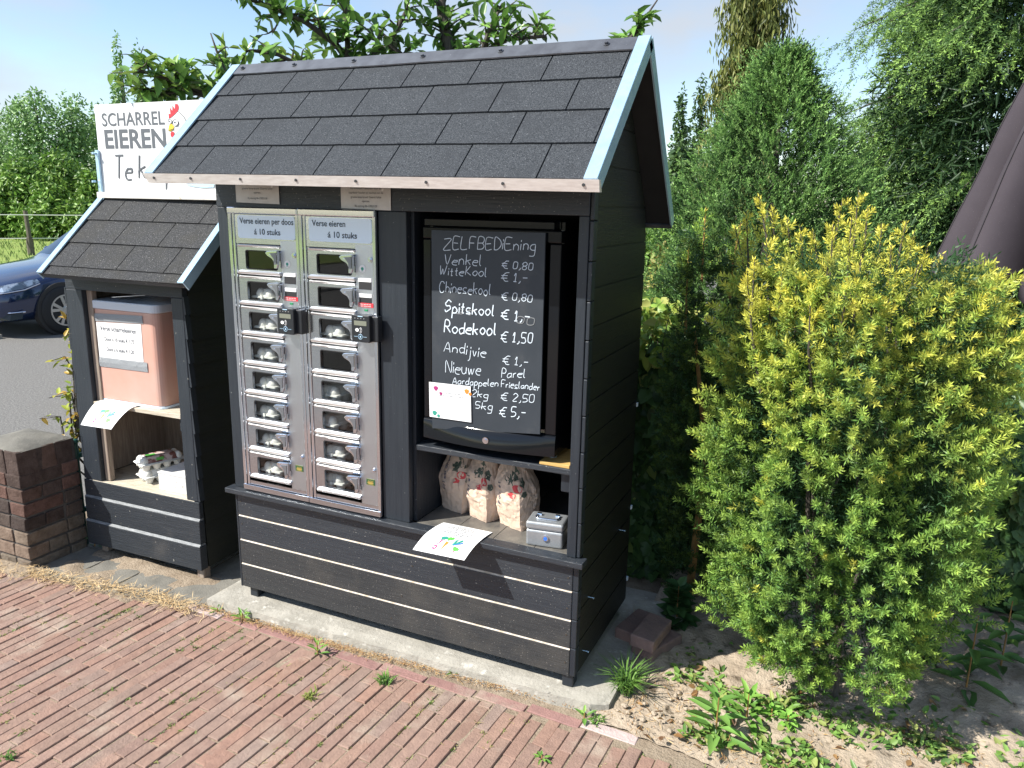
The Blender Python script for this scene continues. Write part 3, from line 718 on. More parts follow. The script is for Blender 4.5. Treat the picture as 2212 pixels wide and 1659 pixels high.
# prototypes of door + copies: local coordinates, front of the machine at y=0
def make_machine(x0, name_lines, label, cartons):
    m = thing('egg_vending_machine', label, 'vending machine', (x0, -.012, .5239), group='stainless egg vending machines in the cabinet')
    P = lambda b, n, mt, par=m, **k: b.build(n, mt, par, None, **k)
    b = MB()
    b.box((0, -.004, 0), (.016, .03, MH)); b.box((.0175, -.001, .0), (.030, .03, MH)); b.box((MW_-.0145, -.004, 0), (MW_-.0005, .03, MH))
    P(b, 'frame', M['chrome'], bevel=.002)
    b = MB(); b.box((.001, -.009, MH-.024), (MW_-.0015, .03, MH+.002)); P(b, 'top_rail', M['chrome'], bevel=.004)
    b = MB(); b.box((.0305, .001, .002), (MW_-.015, .012, .040)); P(b, 'kick_plate', M['steel'])
    b = MB(); b.box((.001, -.008, -.0), (MW_-.0015, -.0045, .022)); P(b, 'kick_plate', M['steel'], bevel=.001)
    b = MB(); b.box((.0305, .002, 1.0235), (MW_-.015, .010, 1.134)); P(b, 'header_plate', M['steel'])
    b = MB()
    q = rrect(.046, 1.044, .326, 1.131, .012); b.poly([(x, -.001, z) for x, z in q], (0, .004, 0)); hs = P(b, 'header_sign', M['sky_tinted_white'])
    for s, x, z, w in name_lines:
        b = MB(); text_flat(b, s, Vector((x, -.0018, z)), XD, ZD, .031, w, .016); P(b, 'lettering', M['ink_blue'], hs)
    # cavity behind the doors with shelves
    b = MB()
    b.box((.030, .032, .03), (.034, .33, 1.035)); b.box((.262, .032, .03), (.266, .33, 1.035)); b.box((.030, .33, .03), (.266, .334, 1.035))
    for i in range(9): z = 1.0-.0; b.box((.034, .030, 1.0195-.1213*i+.014-.0015-.012), (.262, .33, 1.0195-.1213*i+.014-.012)) if i else b.box((.034, .030, 1.033), (.262, .33, 1.035))
    P(b, 'interior', M['inner_dark'])
    b = MB(); b.box((.2515, .001, .0405), (MW_-.015, .012, 1.039)); P(b, 'side_panel', M['perf'])
    door = None
    for i in range(8):
        if door is None:
            d = MB(); holed(d, (.031, -.008, .2505, .108), (.074, .012, .2300, .084), .004, .014, .008)
            door = d.build('door', M['steel'], m); door.location = (0, 0, 1.0195-.106)
            g = MB(); g.add([(.072, .0110, .010), (.232, .0110, .010), (.232, .0110, .086), (.072, .0110, .086)], [(0, 1, 2, 3)]); P(g, 'window_pane', M['pane'], door)
            g = MB(); q = rrect(.0725, .0105, .2315, .0855, .009); qi = rrect(.0755, .0135, .2285, .0825, .007)
            nq = len(q); g.add([(x, .0033, z) for x, z in q]+[(x, .0033, z) for x, z in qi], [(k, (k+1) % nq, (k+1) % nq+nq, k+nq) for k in range(nq)]); P(g, 'window_gasket', M['matt_black'], door)
            for za, zb, yo in ((.0965, .1085, -.007), (-.0085, .0065, -.013)):
                g = MB(); g.hexa([(.040, yo+.006, za), (.251, yo+.006, za), (.251, .004, za), (.040, .004, za), (.042, yo, zb-.004), (.2505, yo, zb-.004), (.2505, .004, zb), (.042, .004, zb)]); P(g, 'rail', M['rail'], door, bevel=.0025)
            h = MB()
            hp = [(.193, .078), (.200, .086), (.2505, .090), (.2505, .036), (.245, .022), (.233, .022), (.234, .044), (.225, .058), (.203, .068)]
            h.poly([(x, -.020, z) for x, z in hp], (0, .012, 0)); h.poly([(.212, -.0225, .074), (.240, -.0225, .078), (.240, -.0225, .048), (.232, -.0225, .052)], (0, .003, 0))
            h.box((.236, -.010, .05), (.248, .006, .082)); hh_ = P(h, 'handle', M['chrome'], door, bevel=.003)
            h = MB(); h.poly([(x, -.0238, z) for x, z in ((.218, .079), (.2485, .082), (.2485, .040), (.2375, .036), (.236, .058))], (0, .003, 0)); P(h, 'grip_plate', M['reader_black'] if False else M['grip'], hh_)
        else:
            c = copy_tree(door, m); c.location = (0, 0, 1.0195-.106-.1213*i)
    # coin panel details
    b = MB(); b.lathe([(.0095, -.004), (.0095, 0), ], (.316, .001, .987), 14, axis='y'); b.lathe([(.006, -.009), (.006, -.003)], (.316, .001, .987), 10, axis='y'); P(b, 'lock', M['chrome'])
    b = MB(); b.lathe([(.0135, -.0008), (.0135, .0005)], (.281, .0005, .953), 20, axis='y'); b.lathe([(.006, -.0012), (.006, -.0005)], (.281, .0005, .953), 12, 1, axis='y'); b.box((.277, -.0016, .944), (.285, .0, .946), 1); P(b, 'round_sticker', [M['white'], M['tealgreen']])
    for z in (.906, .849):
        b = MB(); b.box((.262, -.002, z), (.319, .002, z+.013)); b.box((.264, -.0005, z-.028), (.318, .002, z-.0005), 1)
        b.box((.262, -.0022, z+.004), (.262, -.0021, z+.009), 1)
        P(b, 'coin_slot', [M['white'], M['matt_black']])
    b = MB(); b.box((.2605, -.0012, .813), (.325, .0005, .829)); st = P(b, 'red_sticker', M['red'])
    b = MB(); text_flat(b, 'luikje openen als', Vector((.264, -.0018, .8225)), XD, ZD, .006, .052, .01); text_flat(b, 'groen led brandt', Vector((.264, -.0018, .8155)), XD, ZD, .006, .052, .01); P(b, 'lettering', M['white'], st)
    b = MB(); b.box((.286, -.0016, .799), (.300, .001, .806)); P(b, 'indicator', M['green'])
    b = MB(); b.lathe([(.0075, -.006), (.0085, 0)], (.313, .001, .186), 14, axis='y'); b.lathe([(.004, -.012), (.0045, -.005)], (.313, .001, .186), 8, axis='y'); P(b, 'lock', M['chrome'])
    b = MB(); b.box((.276, -.0008, .122), (.314, .001, .147)); b.box((.277, -.0012, .1225), (.313, -.0007, .1235), 1); b.box((.277, -.0012, .1455), (.313, -.0007, .1465), 1)
    text_flat(b, 'AGM', Vector((.282, -.0014, .135)), XD, ZD, .009, .026, .02, 1); b.lathe([(.011, -.0011), (.011, -.0007)], (.295, 0, .131), 14, 1, axis='y', sx=1.3, sy=.5); P(b, 'badge', [M['badge_green'], M['gold']])
    # card reader
    b = MB(); b.poly([(x, -.046, z) for x, z in rrect(.259, .690, .338, .790, .006)], (0, .034, 0)); rd = P(b, 'card_reader', M['reader_black'], bevel=.003)
    b = MB(); b.box((.330, -.030, .692), (.364, -.001, .786)); P(b, 'reader_housing', M['reader_black'], bevel=.004)
    b = MB(); b.box((.272, -.0475, .752), (.326, -.0458, .769)); P(b, 'screen', M['lcd'], rd)
    b = MB()
    for k in range(4): b.lathe([(.0012, -.0005), (.0012, .0005)], (.276+k*.013, -.0465, .778), 6, axis='y')
    b.poly([(.284+.008*math.cos(a), -.0468, .735+.0065*math.sin(a)) for a in np.linspace(0, 6.28, 12)[:-1]], (0, .001, 0))
    for r in (.012, .017): b.tube([(.288+r*math.cos(a), -.0466, .7345+r*.8*math.sin(a)) for a in np.linspace(-.9, .9, 6)], .0011, 4)
    P(b, 'contactless_symbol', M['white'], rd)
    b = MB(); b.tube([(.298+.009*math.cos(a), -.0466, .711+.009*math.sin(a)) for a in np.linspace(0, 6.28, 18)], .001, 4)
    b.box((.270, -.0467, .7105), (.287, -.0458, .7115)); b.box((.309, -.0467, .7105), (.326, -.0458, .7115)); b.poly([(.295, -.0467, .708), (.301, -.0467, .708), (.301, -.0467, .712), (.298, -.0467, .715), (.295, -.0467, .712)], (0, .001, 0))
    b.box((.288, -.0467, .784), (.309, -.0458, .787))
    P(b, 'lettering', M['pale_blue'], rd)
    return m
make_machine(.064, [('Verse eieren per doos', .058, 1.100, .262), ('á 10 stuks', .128, 1.060, .128)], 'left stainless egg locker machine, its sign reading Verse eieren per doos', None)
make_machine(.4085, [('Verse eieren', .062, 1.100, .150), ('á 10 stuks', .132, 1.060, .130)], 'right stainless egg locker machine, its sign reading only Verse eieren', None)

# ------------------------------------------------------------------ egg cartons
def carton_mesh(nx=2, ny=5):
    b = MB(); p = .0500; w, l = nx*p, ny*p
    for i in range(nx):
        for j in range(ny):
            c = ((i-(nx-1)/2)*p, (j-(ny-1)/2)*p, 0)
            b.lathe([(.0001, 0), (.013, 0), (.0155, .003), (.0205, .020), (.0225, .030)], c, 12)
    b.box((-w/2-.006, -l/2-.006, .0295), (w/2+.006, l/2+.006, .0330))
    b.box((-w/2-.0045, -l/2-.0045, .0338), (w/2+.0045, l/2+.0045, .0366))
    a, d = .0405, l/2-.008
    b.hexa([(-a, -d, .036), (a, -d, .036), (a, d, .036), (-a, d, .036), (-a+.012, -d+.012, .064), (a-.012, -d+.012, .064), (a-.012, d-.012, .064), (-a+.012, d-.012, .064)])
    for i in range(nx):
        for s in (-1, 1):
            c = ((i-(nx-1)/2)*p, s*(l/2-.0195), .036)
            b.lathe([(.0215, 0), (.0205, .012), (.0160, .023), (.0085, .0295), (.0001, .031)], c, 12)
    b.box((-.006, -l/2-.0085, .024), (.006, -l/2-.004, .040))
    return b
proto = carton_mesh().build('egg_carton', M['pulp'], smooth=False, bevel=.0015)
for p_ in proto.data.polygons: p_.use_smooth = True
first = [True]
ordn = ['first', 'second', 'third', 'fourth', 'fifth', 'sixth', 'seventh', 'lowest']
def put_carton(x, z, rz, label, y=.145):
    o = proto if first[0] else proto.copy()
    if not first[0]: COL.objects.link(o)
    first[0] = False
    o.location = (x, y, z); o.rotation_euler = (0, 0, rz)
    tag(o, label, 'egg carton', 'pale pulp egg cartons standing in the locker machines'); return o
def shelf_z(i): return .5239+1.0195-.1213*(i+1)+.014-.012+.001
for i in range(1, 8):
    put_carton(.064+[0, .182, .186, .172, .176, .172, .160, .172][i]-.052, shelf_z(i), random.uniform(-.12, .12)-.05, 'pale egg carton seen through the %s window from the top of the left egg machine' % ordn[i], .142+random.uniform(0, .005))
for i in (2, 4, 5, 6, 7):
    put_carton(.4085+[0, 0, .176, 0, .140, .130, .142, .140][i]-.052, shelf_z(i), random.uniform(-.12, .12)-.05, 'pale egg carton seen through the %s window from the top of the right egg machine' % ordn[i], .142+random.uniform(0, .005))

# ------------------------------------------------------------------ notices under the eave
def notice(x0, x1, z0, z1, lines, label):
    t = thing('notice', label, 'notice', ((x0+x1)/2, -.006, (z0+z1)/2))
    og = t.location.copy()
    b = MB(); n = 8
    vs = []
    for i in range(n+1):
        for k in (0, 1): vs.append((x0+(x1-x0)*i/n, -.0045-.003*math.sin(i/n*3.1)*(.4 if k else 1)-.001, (z0, z1)[k]-(.004 if k == 0 else 0)*(i/n-.5)))
    b.add(vs, [(2*i, 2*i+2, 2*i+3, 2*i+1) for i in range(n)]); b.build('sheet', M['laminate'], t, og)
    for s, zc, w in lines:
        b = MB(); text_flat(b, s, Vector(((x0+x1)/2+.004, -.0095, zc)), XD, ZD, .0105, w, .004, align='C'); b.build('lettering', M['ink_grey'], t, og)
notice(.104, .316, 1.701, 1.800, [('Pas minimaal 5 seconden voor de', 1.786, .17), ('kaartlezer houden en wachten tot de', 1.768, .165), ('groene lamp brand. Daarna luikje', 1.752, .15), ('openen.', 1.737, .035), ('Bij storing 06-13823128', 1.716, .095)], 'laminated grey notice above the left egg machine, half hidden by the eave')
notice(.599, .812, 1.688, 1.800, [('Pas minimaal 5 seconden voor de', 1.757, .13), ('kaartlezer houden en wachten tot de', 1.742, .145), ('groene lamp brand. Daarna luikje', 1.727, .130), ('openen.', 1.713, .033), ('Bij storing 06-13823128', 1.696, .095)], 'laminated grey notice above the right egg machine, more of its text showing')

# ================================================================== FRIDGE
FX0, FX1, FZ0, FZ1, FY = .922, 1.446, .842, 1.664, .022
fr = thing('mini_fridge', 'glossy black display fridge on the shelf with a chalkboard over its glass door', 'fridge', ((FX0+FX1)/2, .25, FZ0))
fo = fr.location.copy()
F_ = lambda b, n, mt, par=fr, **k: b.build(n, mt, par, fo, **k)
b = MB(); b.box((FX0+.004, FY+.045, FZ0+.018), (FX0+.02, .56, FZ1)); b.box((FX1-.02, FY+.045, FZ0+.018), (FX1-.004, .56, FZ1)); b.box((FX0+.02, FY+.045, FZ1-.03), (FX1-.02, .56, FZ1)); b.box((FX0+.02, FY+.045, FZ0+.018), (FX1-.02, .56, FZ0+.06)); b.box((FX0+.02, .54, FZ0+.06), (FX1-.02, .558, FZ1-.03)); F_(b, 'body', M['gloss_black'], bevel=.004)
b = MB(); b.box((FX0, FY+.004, FZ0+.10), (FX0+.034, FY+.044, FZ1-.072)); b.box((FX1-.042, FY+.004, FZ0+.10), (FX1, FY+.044, FZ1-.072))
b.box((FX0, FY+.002, FZ1-.070), (FX1, FY+.044, FZ1-.030)); dr = F_(b, 'door_frame', M['gloss_black'], bevel=.004)
b = MB(); b.box((FX0+.002, FY+.010, FZ1-.028), (FX1-.03, FY+.044, FZ1-.002)); F_(b, 'top_grille', M['gloss_black'], bevel=.003)
b = MB(); n = 20; vs = []
cu = lambda u: -.030*math.sin(math.pi*u)
for (k, zz, yy) in ((1., FZ0+.022, 0), (.92, FZ0+.05, 0), (.6, FZ0+.085, .002), (.35, FZ0+.098, .006), (0, FZ0+.098, .044)):
    for i in range(n+1): vs.append((FX0+(FX1-FX0)*i/n, FY+cu(i/n)*k+yy, zz))
b.add(vs, [(r*(n+1)+i, r*(n+1)+i+1, (r+1)*(n+1)+i+1, (r+1)*(n+1)+i) for r in range(4) for i in range(n)])
b.add([(FX0+(FX1-FX0)*i/n, FY+cu(i/n), FZ0+.022) for i in range(n+1)]+[(FX0+(FX1-FX0)*i/n, FY+.044, FZ0+.022) for i in range(n+1)], [(i, n+1+i, n+2+i, i+1) for i in range(n)])
b.add([(FX1, FY, FZ0+.022), (FX1, FY+.044, FZ0+.022), (FX1, FY+.044, FZ0+.098), (FX1, FY+.006, FZ0+.098)], [(0, 1, 2, 3)])
bp = F_(b, 'door_base', M['gloss_black'], smooth=True)
b = MB(); lx = (FX0+FX1)/2+.01; b.lathe([(.012, -.004), (.012, 0)], (lx, FY-.027, FZ0+.055), 18, axis='y'); b.lathe([(.007, -.007), (.0075, -.003)], (lx, FY-.027, FZ0+.055), 12, axis='y'); F_(b, 'lock', M['chrome'], bp)
b = MB(); b.box((FX0+.03, FY+.022, FZ0+.098), (FX1-.04, FY+.026, FZ1-.07)); F_(b, 'door_glass', M['fridge_pane'])
b = MB()
for z in (1.02, 1.24, 1.45):
    for k in range(16): b.tube([(FX0+.03, .08+k*.028, z), (FX1-.03, .08+k*.028, z)], .0018, 5)
F_(b, 'wire_shelf', M['chrome'])
for x in (FX0+.05, FX1-.035):
    b = MB(); b.lathe([(.016, 0), (.016, .006), (.008, .010), (.008, .022)], (x, FY+.075, FZ0-.001), 14); F_(b, 'foot', M['galv'])
b = MB(); b.box((1.388, .028, .8295), (1.500, .21, .8405)); o = b.build('wood_block', M['ply'], None, (0, 0, 0), bevel=.001); tag(o, 'yellow plywood offcut packing up the right foot of the black fridge', 'wooden block')
# chalkboard
cb = thing('chalkboard', 'black chalkboard with white handwritten vegetable prices leaning on the fridge door', 'chalkboard', (1.175, .012, .92))
co = cb.location.copy()
def zc5(x, y): return (864+.3646*x, 432+.3646*y)
CBY = .010
def cbp(x, y, yy=CBY-.0005): return on(*zc5(x, y), 1, yy)
M['board'] = pm('board', (.021, .028, .037), .55, spec=.45, col2=(.030, .037, .047), nscale=5, blotch=((.060, .065, .070), 4.5, .56, .75))
b = MB(); c4 = [on(932, 497, 1, CBY), on(1178, 503, 1, CBY), on(1166, 938, 1, CBY), on(934, 925, 1, CBY)]
b.poly(c4, (0, .008, 0)); b.build('board', M['board'], cb, co)
def line(s, a, c, h, r=.0014, mat='chalk', **k):
    b = MB(); p0, p1 = cbp(*a), cbp(*c); cap = (cbp(a[0], a[1]-h)-p0).length
    hand(b, s, p0, p1, ZD, cap, r, **k)
    return b.build('chalk_line', M[mat], cb, co)
line('ZELFBEDiEning', (258, 290), (800, 297), 68)
line('Venkel', (262, 380), (480, 390), 60); line('€ 0,80', (600, 405), (785, 415), 42)
line('WitteKool', (236, 442), (512, 452), 52); line('€ 1,-', (598, 480), (752, 487), 50)
line('Chinesekool', (234, 545), (535, 565), 62); line('€ 0,80', (598, 588), (780, 606), 42)
line('Spitskool', (266, 662), (555, 686), 66, r=.0023); line('€ 1,-', (594, 708), (765, 722), 58, r=.0021)
line('Rodekool', (264, 785), (566, 803), 72, r=.0025); line('€ 1,50', (594, 838), (782, 850), 58, r=.0018)
line('Andijvie', (262, 893), (506, 934), 60); line('€ 1,-', (606, 970), (757, 985), 48)
line('Nieuwe', (270, 1022), (475, 1040), 72); line('Parel', (602, 1050), (740, 1052), 52)
line('Aardappelen', (312, 1090), (580, 1106), 40); line('Frieslander', (600, 1108), (826, 1128), 40)
line('2kg', (425, 1164), (520, 1172), 40); line('€ 2,50', (594, 1188), (792, 1200), 46)
line('5kg', (447, 1234), (545, 1246), 42); line('€ 5,-', (587, 1280), (742, 1290), 56, r=.0018)
line('00', (690, 728), (790, 742), 40, r=.0014, mat='chalk_old'); line('st', (330, 672), (420, 680), 50, r=.0014, mat='chalk_old')
# info card over its lower left corner (the square code on it is left out)
ic = thing('info_card', 'white laminated card stuck on the lower left corner of the chalkboard', 'card', tuple(on(973, 867, 1, .006)))
io = ic.location.copy()
b = MB(); b.poly([on(*zc5(x, y), 1, .005) for x, y in ((172, 1078), (418, 1105), (422, 1318), (176, 1283))], (0, .002, 0)); b.build('sheet', M['laminate_wt'], ic, io)
for a, c, rr, mi in (((212, 1116), (242, 1146), 5, 0), ((395, 1135), (415, 1150), 5, 1), ((205, 1262), (228, 1278), 5, 2)):
    b = MB(); p0, p1 = on(*zc5(*a), 1, .0042), on(*zc5(*c), 1, .0042)
    b.poly([p0+Vector((.009*math.cos(w)*(1+.25*math.sin(3*w)), 0, .009*math.sin(w))) for w in np.linspace(0, 6.28, 14)[:-1]], (0, .0005, 0), mi)
    b.poly([p1+Vector((.006*math.cos(w), -.0004, .006*math.sin(w))) for w in np.linspace(0, 6.28, 10)[:-1]], (0, .0005, 0), mi)
    b.build('printed_mark', [M['purple'], M['orange'], M['tealgreen']], ic, io)

b = MB()
for y in (1140, 1156):
    x = 230
    while x < 368:
        w = random.uniform(8, 22); p0, p1 = on(*zc5(x, y+(x-230)*.1), 1, .0042), on(*zc5(x+w, y+(x+w-230)*.1), 1, .0042)
        b.tube([p0, p1], .0009, 4); x += w+6
b.build('printed_lines', M['ink_grey'], ic, io)

# ================================================================== BAGS, CASH BOX, FLYER ON THE COUNTER
def fruit_print(b, f):
    """printed leaves and fruit; f(u,v) -> surface point, u across, v up"""
    def blob(u, v, ru, rv, mi, k=14, wob=0., ph=0):
        o = [f(u, v)+f(u, v, True)*.0007]
        for i in range(k):
            a = 6.283*i/k; q = 1+wob*math.sin(a*5+ph); uu, vv = u+ru*q*math.cos(a), v+rv*q*math.sin(a)
            o.append(f(uu, vv)+f(uu, vv, True)*.0007)
        b.add(o, [(0, i+1, (i+1) % k+1) for i in range(k)], mi)
    blob(.62, .62, .13, .06, 1, wob=.3); blob(.76, .70, .09, .07, 1, wob=.35, ph=1); blob(.92, .60, .09, .06, 1, wob=.2, ph=2)
    blob(.78, .53, .095, .048, 0, wob=.03); blob(.64, .45, .09, .036, 0, wob=.16); blob(.93, .46, .08, .04, 1, wob=.15, ph=3)
M['print_red'] = pm('print_red', (.50, .045, .05), .6); M['print_green'] = pm('print_green', (.085, .105, .075), .7, col2=(.04, .055, .04), nscale=90, contrast=(.45, .55))
M['pen'] = pm('pen', (.06, .065, .10), .6)
def paper_bag(cx, cy, rz, w, d, h, lean, word, label, seed):
    random.seed(seed)
    t = thing('paper_bag', label, 'paper bag', (cx, cy, .517), rz, 'brown paper bags of potatoes on the counter')
    nu, nv = 14, 26
    def sect(v):
        bulge = 1+.26*math.sin(math.pi*min(1, v*1.15))
        pin = 1-.72*max(0, (v-.55)/.45)**1.3
        return w/2*bulge*(1-.62*(max(0, (v-.42)/.58))**1.2), d/2*bulge*pin
    def P(s, v):
        """s in [0,4) around the perimeter, starting front-left"""
        a, c = sect(v); k = int(s) % 4; f = s-int(s)
        cr = [(-a, -c), (a, -c), (a, c), (-a, c)]; p, q = cr[k], cr[(k+1) % 4]
        x, y = p[0]+(q[0]-p[0])*f, p[1]+(q[1]-p[1])*f
        bow = .30*math.sin(math.pi*f)*(.25+math.sin(math.pi*min(1, v)))
        nx_, ny_ = [(0, -1), (1, 0), (0, 1), (-1, 0)][k]
        x += nx_*bow*.035; y += ny_*bow*.035
        am = .3+.7*abs(math.sin(math.pi*v))
        dn = .012*am*mnoise.noise((x*17+seed, y*17, v*4.3))+.012*am*abs(mnoise.noise((x*38+seed, y*38, v*9.)))+.004*mnoise.noise((x*60, y*60, v*19+seed))
        x += nx_*dn; y += ny_*dn
        return Vector((x+lean[0]*v, y+lean[1]*v, h*v+.004*mnoise.noise((x*20, y*20, v*6+seed))*(v > 0)))
    b = MB(); vs = []; M_ = nu*4
    for j in range(nv+1):
        for i in range(M_): vs.append(P(i/nu, j/nv))
    fs = []
    for j in range(nv):
        for i in range(M_):
            a, c, e, f = j*M_+i, j*M_+(i+1) % M_, (j+1)*M_+(i+1) % M_, (j+1)*M_+i
            fs += [(a, c, e), (a, e, f)] if (i+j) % 2 else [(a, c, f), (c, e, f)]
    fs.append(tuple(range(M_-1, -1, -1))); fs.append(tuple(range(nv*M_, (nv+1)*M_)))
    b.add(vs, fs); b.build('bag_body', M['kraft'], t)
    def f(u, v, nrm=False):
        s = max(0, min(1.95, u*1.25))
        p = P(s, v)
        if nrm:
            q = (P(s+.02, v)-p).cross(P(s, v+.02)-p); return q.normalized() if q.length > 0 else Vector((0, -1, 0))
        return p
    b = MB(); fruit_print(b, f); b.build('fruit_print', [M['print_red'], M['print_green']], t)
    b = MB()
    x = .30
    adv = 0; L = len(word)
    for i, ch in enumerate(word):
        v0 = .30+.50*i/max(L, 8)
        for st in GL[ch].split('/'):
            pts = smooth_line([Vector((int(q[0]), int(q[1]), 0)) for q in st.split()])
            if len(pts) < 2: continue
            # written upwards along the bag
            b.tube([f(.27-.016*(q.y-4)+random.uniform(-.002, .002), v0+.010*q.x)+f(.27, v0, True)*.001 for q in pts], .0014, 4)
    b.build('handwriting', M['pen'], t)
    return t
paper_bag(.968, .225, -.30, .104, .085, .300, (-.018, .03), 'Frieslander', 'brown paper bag furthest left with Frieslander pencilled up its side', 11)
paper_bag(1.103, .195, -.42, .100, .085, .300, (-.050, .03), 'Parel', 'middle brown paper bag of the three under the shelf, marked Parel', 23)
paper_bag(1.248, .183, -.36, .106, .090, .300, (-.066, .035), 'Parel', 'right brown paper bag, in the sun beside the silver cash box', 37)
random.seed(8)
t = thing('cash_box', 'small silver metal cash box with folding handle on the counter', 'cash box', (1.405, .085, .5165), .14)
b = MB(); b.box((-.068, -.052, .0), (.068, .052, .062)); b.build('body', M['cashbox'], t, bevel=.008, segs=3)
b = MB(); b.box((-.0695, -.0535, .0625), (.0695, .0535, .093)); ld = b.build('lid', M['cashbox'], t, bevel=.009, segs=3)
b = MB(); b.tube(smooth_line([Vector(p) for p in ((-.034, .016, .094), (-.042, .004, .0965), (-.040, -.014, .097), (-.028, -.021, .0965), (.028, -.021, .0965), (.040, -.014, .097), (.042, .004, .0965), (.034, .016, .094))]), .0035, 8)
b.build('handle', M['chrome'], ld, smooth=True)
for x in (-.034, .034):
    b = MB(); b.tube([(x-.008, .016, .097), (x+.008, .016, .097)], .0065, 10); b.build('hinge', M['chrome'], ld)
b = MB(); b.lathe([(.0115, -.005), (.0115, 0)], (.006, -.052, .036), 16, axis='y'); b.lathe([(.0075, -.0062), (.0075, -.004)], (.006, -.052, .036), 12, 1, axis='y'); b.build('lock', [M['chrome'], M['blue']], t)
# veg drawing sheets
def flyer(c4, droop, label, nm, tilt=0):
    """c4: back-left, back-right, front-right, front-left"""
    A, B_, C_, D_ = [Vector(p) for p in c4]
    t = thing('flyer', label, 'leaflet', tuple((A+B_+C_+D_)/4)); og = t.location.copy()
    def f(u, v, n=0.):
        p = (A*(1-u)+B_*u)*(1-v)+(D_*(1-u)+C_*u)*v
        zb, zf = (A.z*(1-u)+B_.z*u), (D_.z*(1-u)+C_.z*u); q = max(0, (v-droop)/(1-droop)); p.z = zb+(zf-zb)*q**1.5+.003*math.sin(math.pi*min(1, v/droop))
        return p+Vector((0, -.3, .9))*n
    b = MB(); n = 14
    vs = [f(i/6, j/n, h) for h in (0, .0012) for j in range(n+1) for i in range(7)]; k = 7*(n+1)
    fs = []
    for j in range(n):
        for i in range(6):
            a = j*7+i; fs += [(a, a+1, a+8, a+7), (a+k, a+1+k, a+8+k, a+7+k)]
    edge = [i for i in range(7)]+[j*7+6 for j in range(1, n+1)]+[n*7+i for i in range(5, -1, -1)]+[j*7 for j in range(n-1, 0, -1)]
    for i in range(len(edge)): a, c = edge[i], edge[(i+1) % len(edge)]; fs.append((a, c, c+k, a+k))
    b.add(vs, fs); b.build('sheet', M['laminate_wt'], t, og, smooth=False)
    b = MB()
    for r, (v, x0, x1) in enumerate(((.10, .36, .62), (.155, .26, .72), (.21, .22, .76), (.265, .40, .60), (.34, .20, .80), (.395, .25, .78), (.45, .38, .62))):
        x = x0
        while x < x1:
            w = random.uniform(.015, .05); b.add([f(x, v-.010, .002), f(x+w, v-.010, .002), f(x+w, v+.014, .002), f(x, v+.014, .002)], [(0, 1, 2, 3)]); x += w+.012
    b.build('printed_lines', M['ink_grey'], t, og)
    b = MB(); hh = [.0018]
    def pg(pts, mi):
        hh[0] += .00008
        cx, cy = sum(p[0] for p in pts)/len(pts), sum(p[1] for p in pts)/len(pts)
        b.add([f(cx, cy, hh[0])]+[f(x, y, hh[0]) for x, y in pts], [(0, i+1, (i+1) % len(pts)+1) for i in range(len(pts))], mi)
    def el(x, y, rx, ry, mi, w=0., k=12): pg([(x+rx*math.cos(a)*(1+w*math.sin(4*a)), y+ry*math.sin(a)*(1+w*math.cos(3*a))) for a in np.linspace(0, 6.283, k+1)[:-1]], mi)
    # beetroot
    pg([(.335, .80), (.355, .80), (.43, .62), (.415, .61)], 2); pg([(.345, .80), (.365, .80), (.385, .64), (.37, .64)], 2)
    el(.415, .60, .055, .05, 4, .25); el(.375, .615, .04, .05, 5, .25); el(.345, .86, .04, .05, 2); pg([(.335, .90), (.355, .90), (.33, .95)], 2); el(.345, .86, .018, .02, 6)
    # carrot
    el(.50, .60, .045, .055, 3, .3); el(.54, .58, .03, .045, 3, .3); pg([(.47, .68), (.535, .70), (.475, .92)], 1)
    # leek
    pg([(.60, .74), (.645, .74), (.605, .93), (.565, .93)], 6); pg([(.60, .75), (.645, .75), (.76, .60), (.72, .56)], 5); pg([(.61, .74), (.64, .74), (.66, .58), (.62, .60)], 5); pg([(.625, .74), (.645, .745), (.78, .67), (.77, .63)], 0)
    # lettuce
    el(.735, .82, .055, .045, 3, .15); el(.70, .80, .03, .035, 3, .2); pg([(.715, .86), (.735, .86), (.72, .93)], 2)
    b.build('vegetable_drawing', [M['blue'], M['orange'], M['purple'], M['leafgreen'], M['tealgreen'], M['tealgreen'], M['white']], t, og)
    b = MB()
    for (x, y) in ((.30, .93), (.33, .97), (.38, .95), (.44, .95), (.47, .97), (.52, .94), (.56, .97), (.62, .96), (.68, .95), (.72, .97), (.77, .93), (.55, .70), (.57, .66)):
        b.tube([f(x, y, .002), f(x+.015, y+.012, .002), f(x+.022, y-.006, .002)], .0008, 4)
    b.build('vegetable_drawing', M['ink'], t, og)
flyer([(.986, .060, .5185), (1.194, .062, .5185), (1.181, -.138, .489), (.968, -.136, .484)], .52, 'white leaflet with vegetable drawing drooping over the edge of the main cabinet counter', 'a')
# ================================================================== SMALL KIOSK (local frame: u across, v depth)
random.seed(21)
kx, ky, ka = -1.041, .067, .027
ks = thing('egg_kiosk', 'small weathered black timber kiosk with a grey shingle roof beside the brick pillar', 'kiosk', (kx, ky, 0), ka)
KW, KD = .718, .50
K = lambda b, n, mt, par=ks, **k: b.build(n, mt, par, None, **k)
M['kiosk_black'] = pm('kiosk_black', (.014, .019, .026), .5, spec=.45, col2=(.027, .032, .040), nscale=8, stretch=(.7, 6, 9), contrast=(.3, .75), bump=.35, bscale=16, bstretch=(1, 8, 14), speck=(60, .72, (.26, .25, .22)), blotch=((.05, .05, .052), 3.3, .6, .8))
M['kiosk_black_v'] = pm('kiosk_black_v', (.015, .021, .029), .5, spec=.45, col2=(.027, .033, .042), nscale=8, stretch=(8, 8, .6), contrast=(.3, .75), bump=.3, bscale=16, bstretch=(14, 8, 1), speck=(55, .72, (.26, .25, .22)))
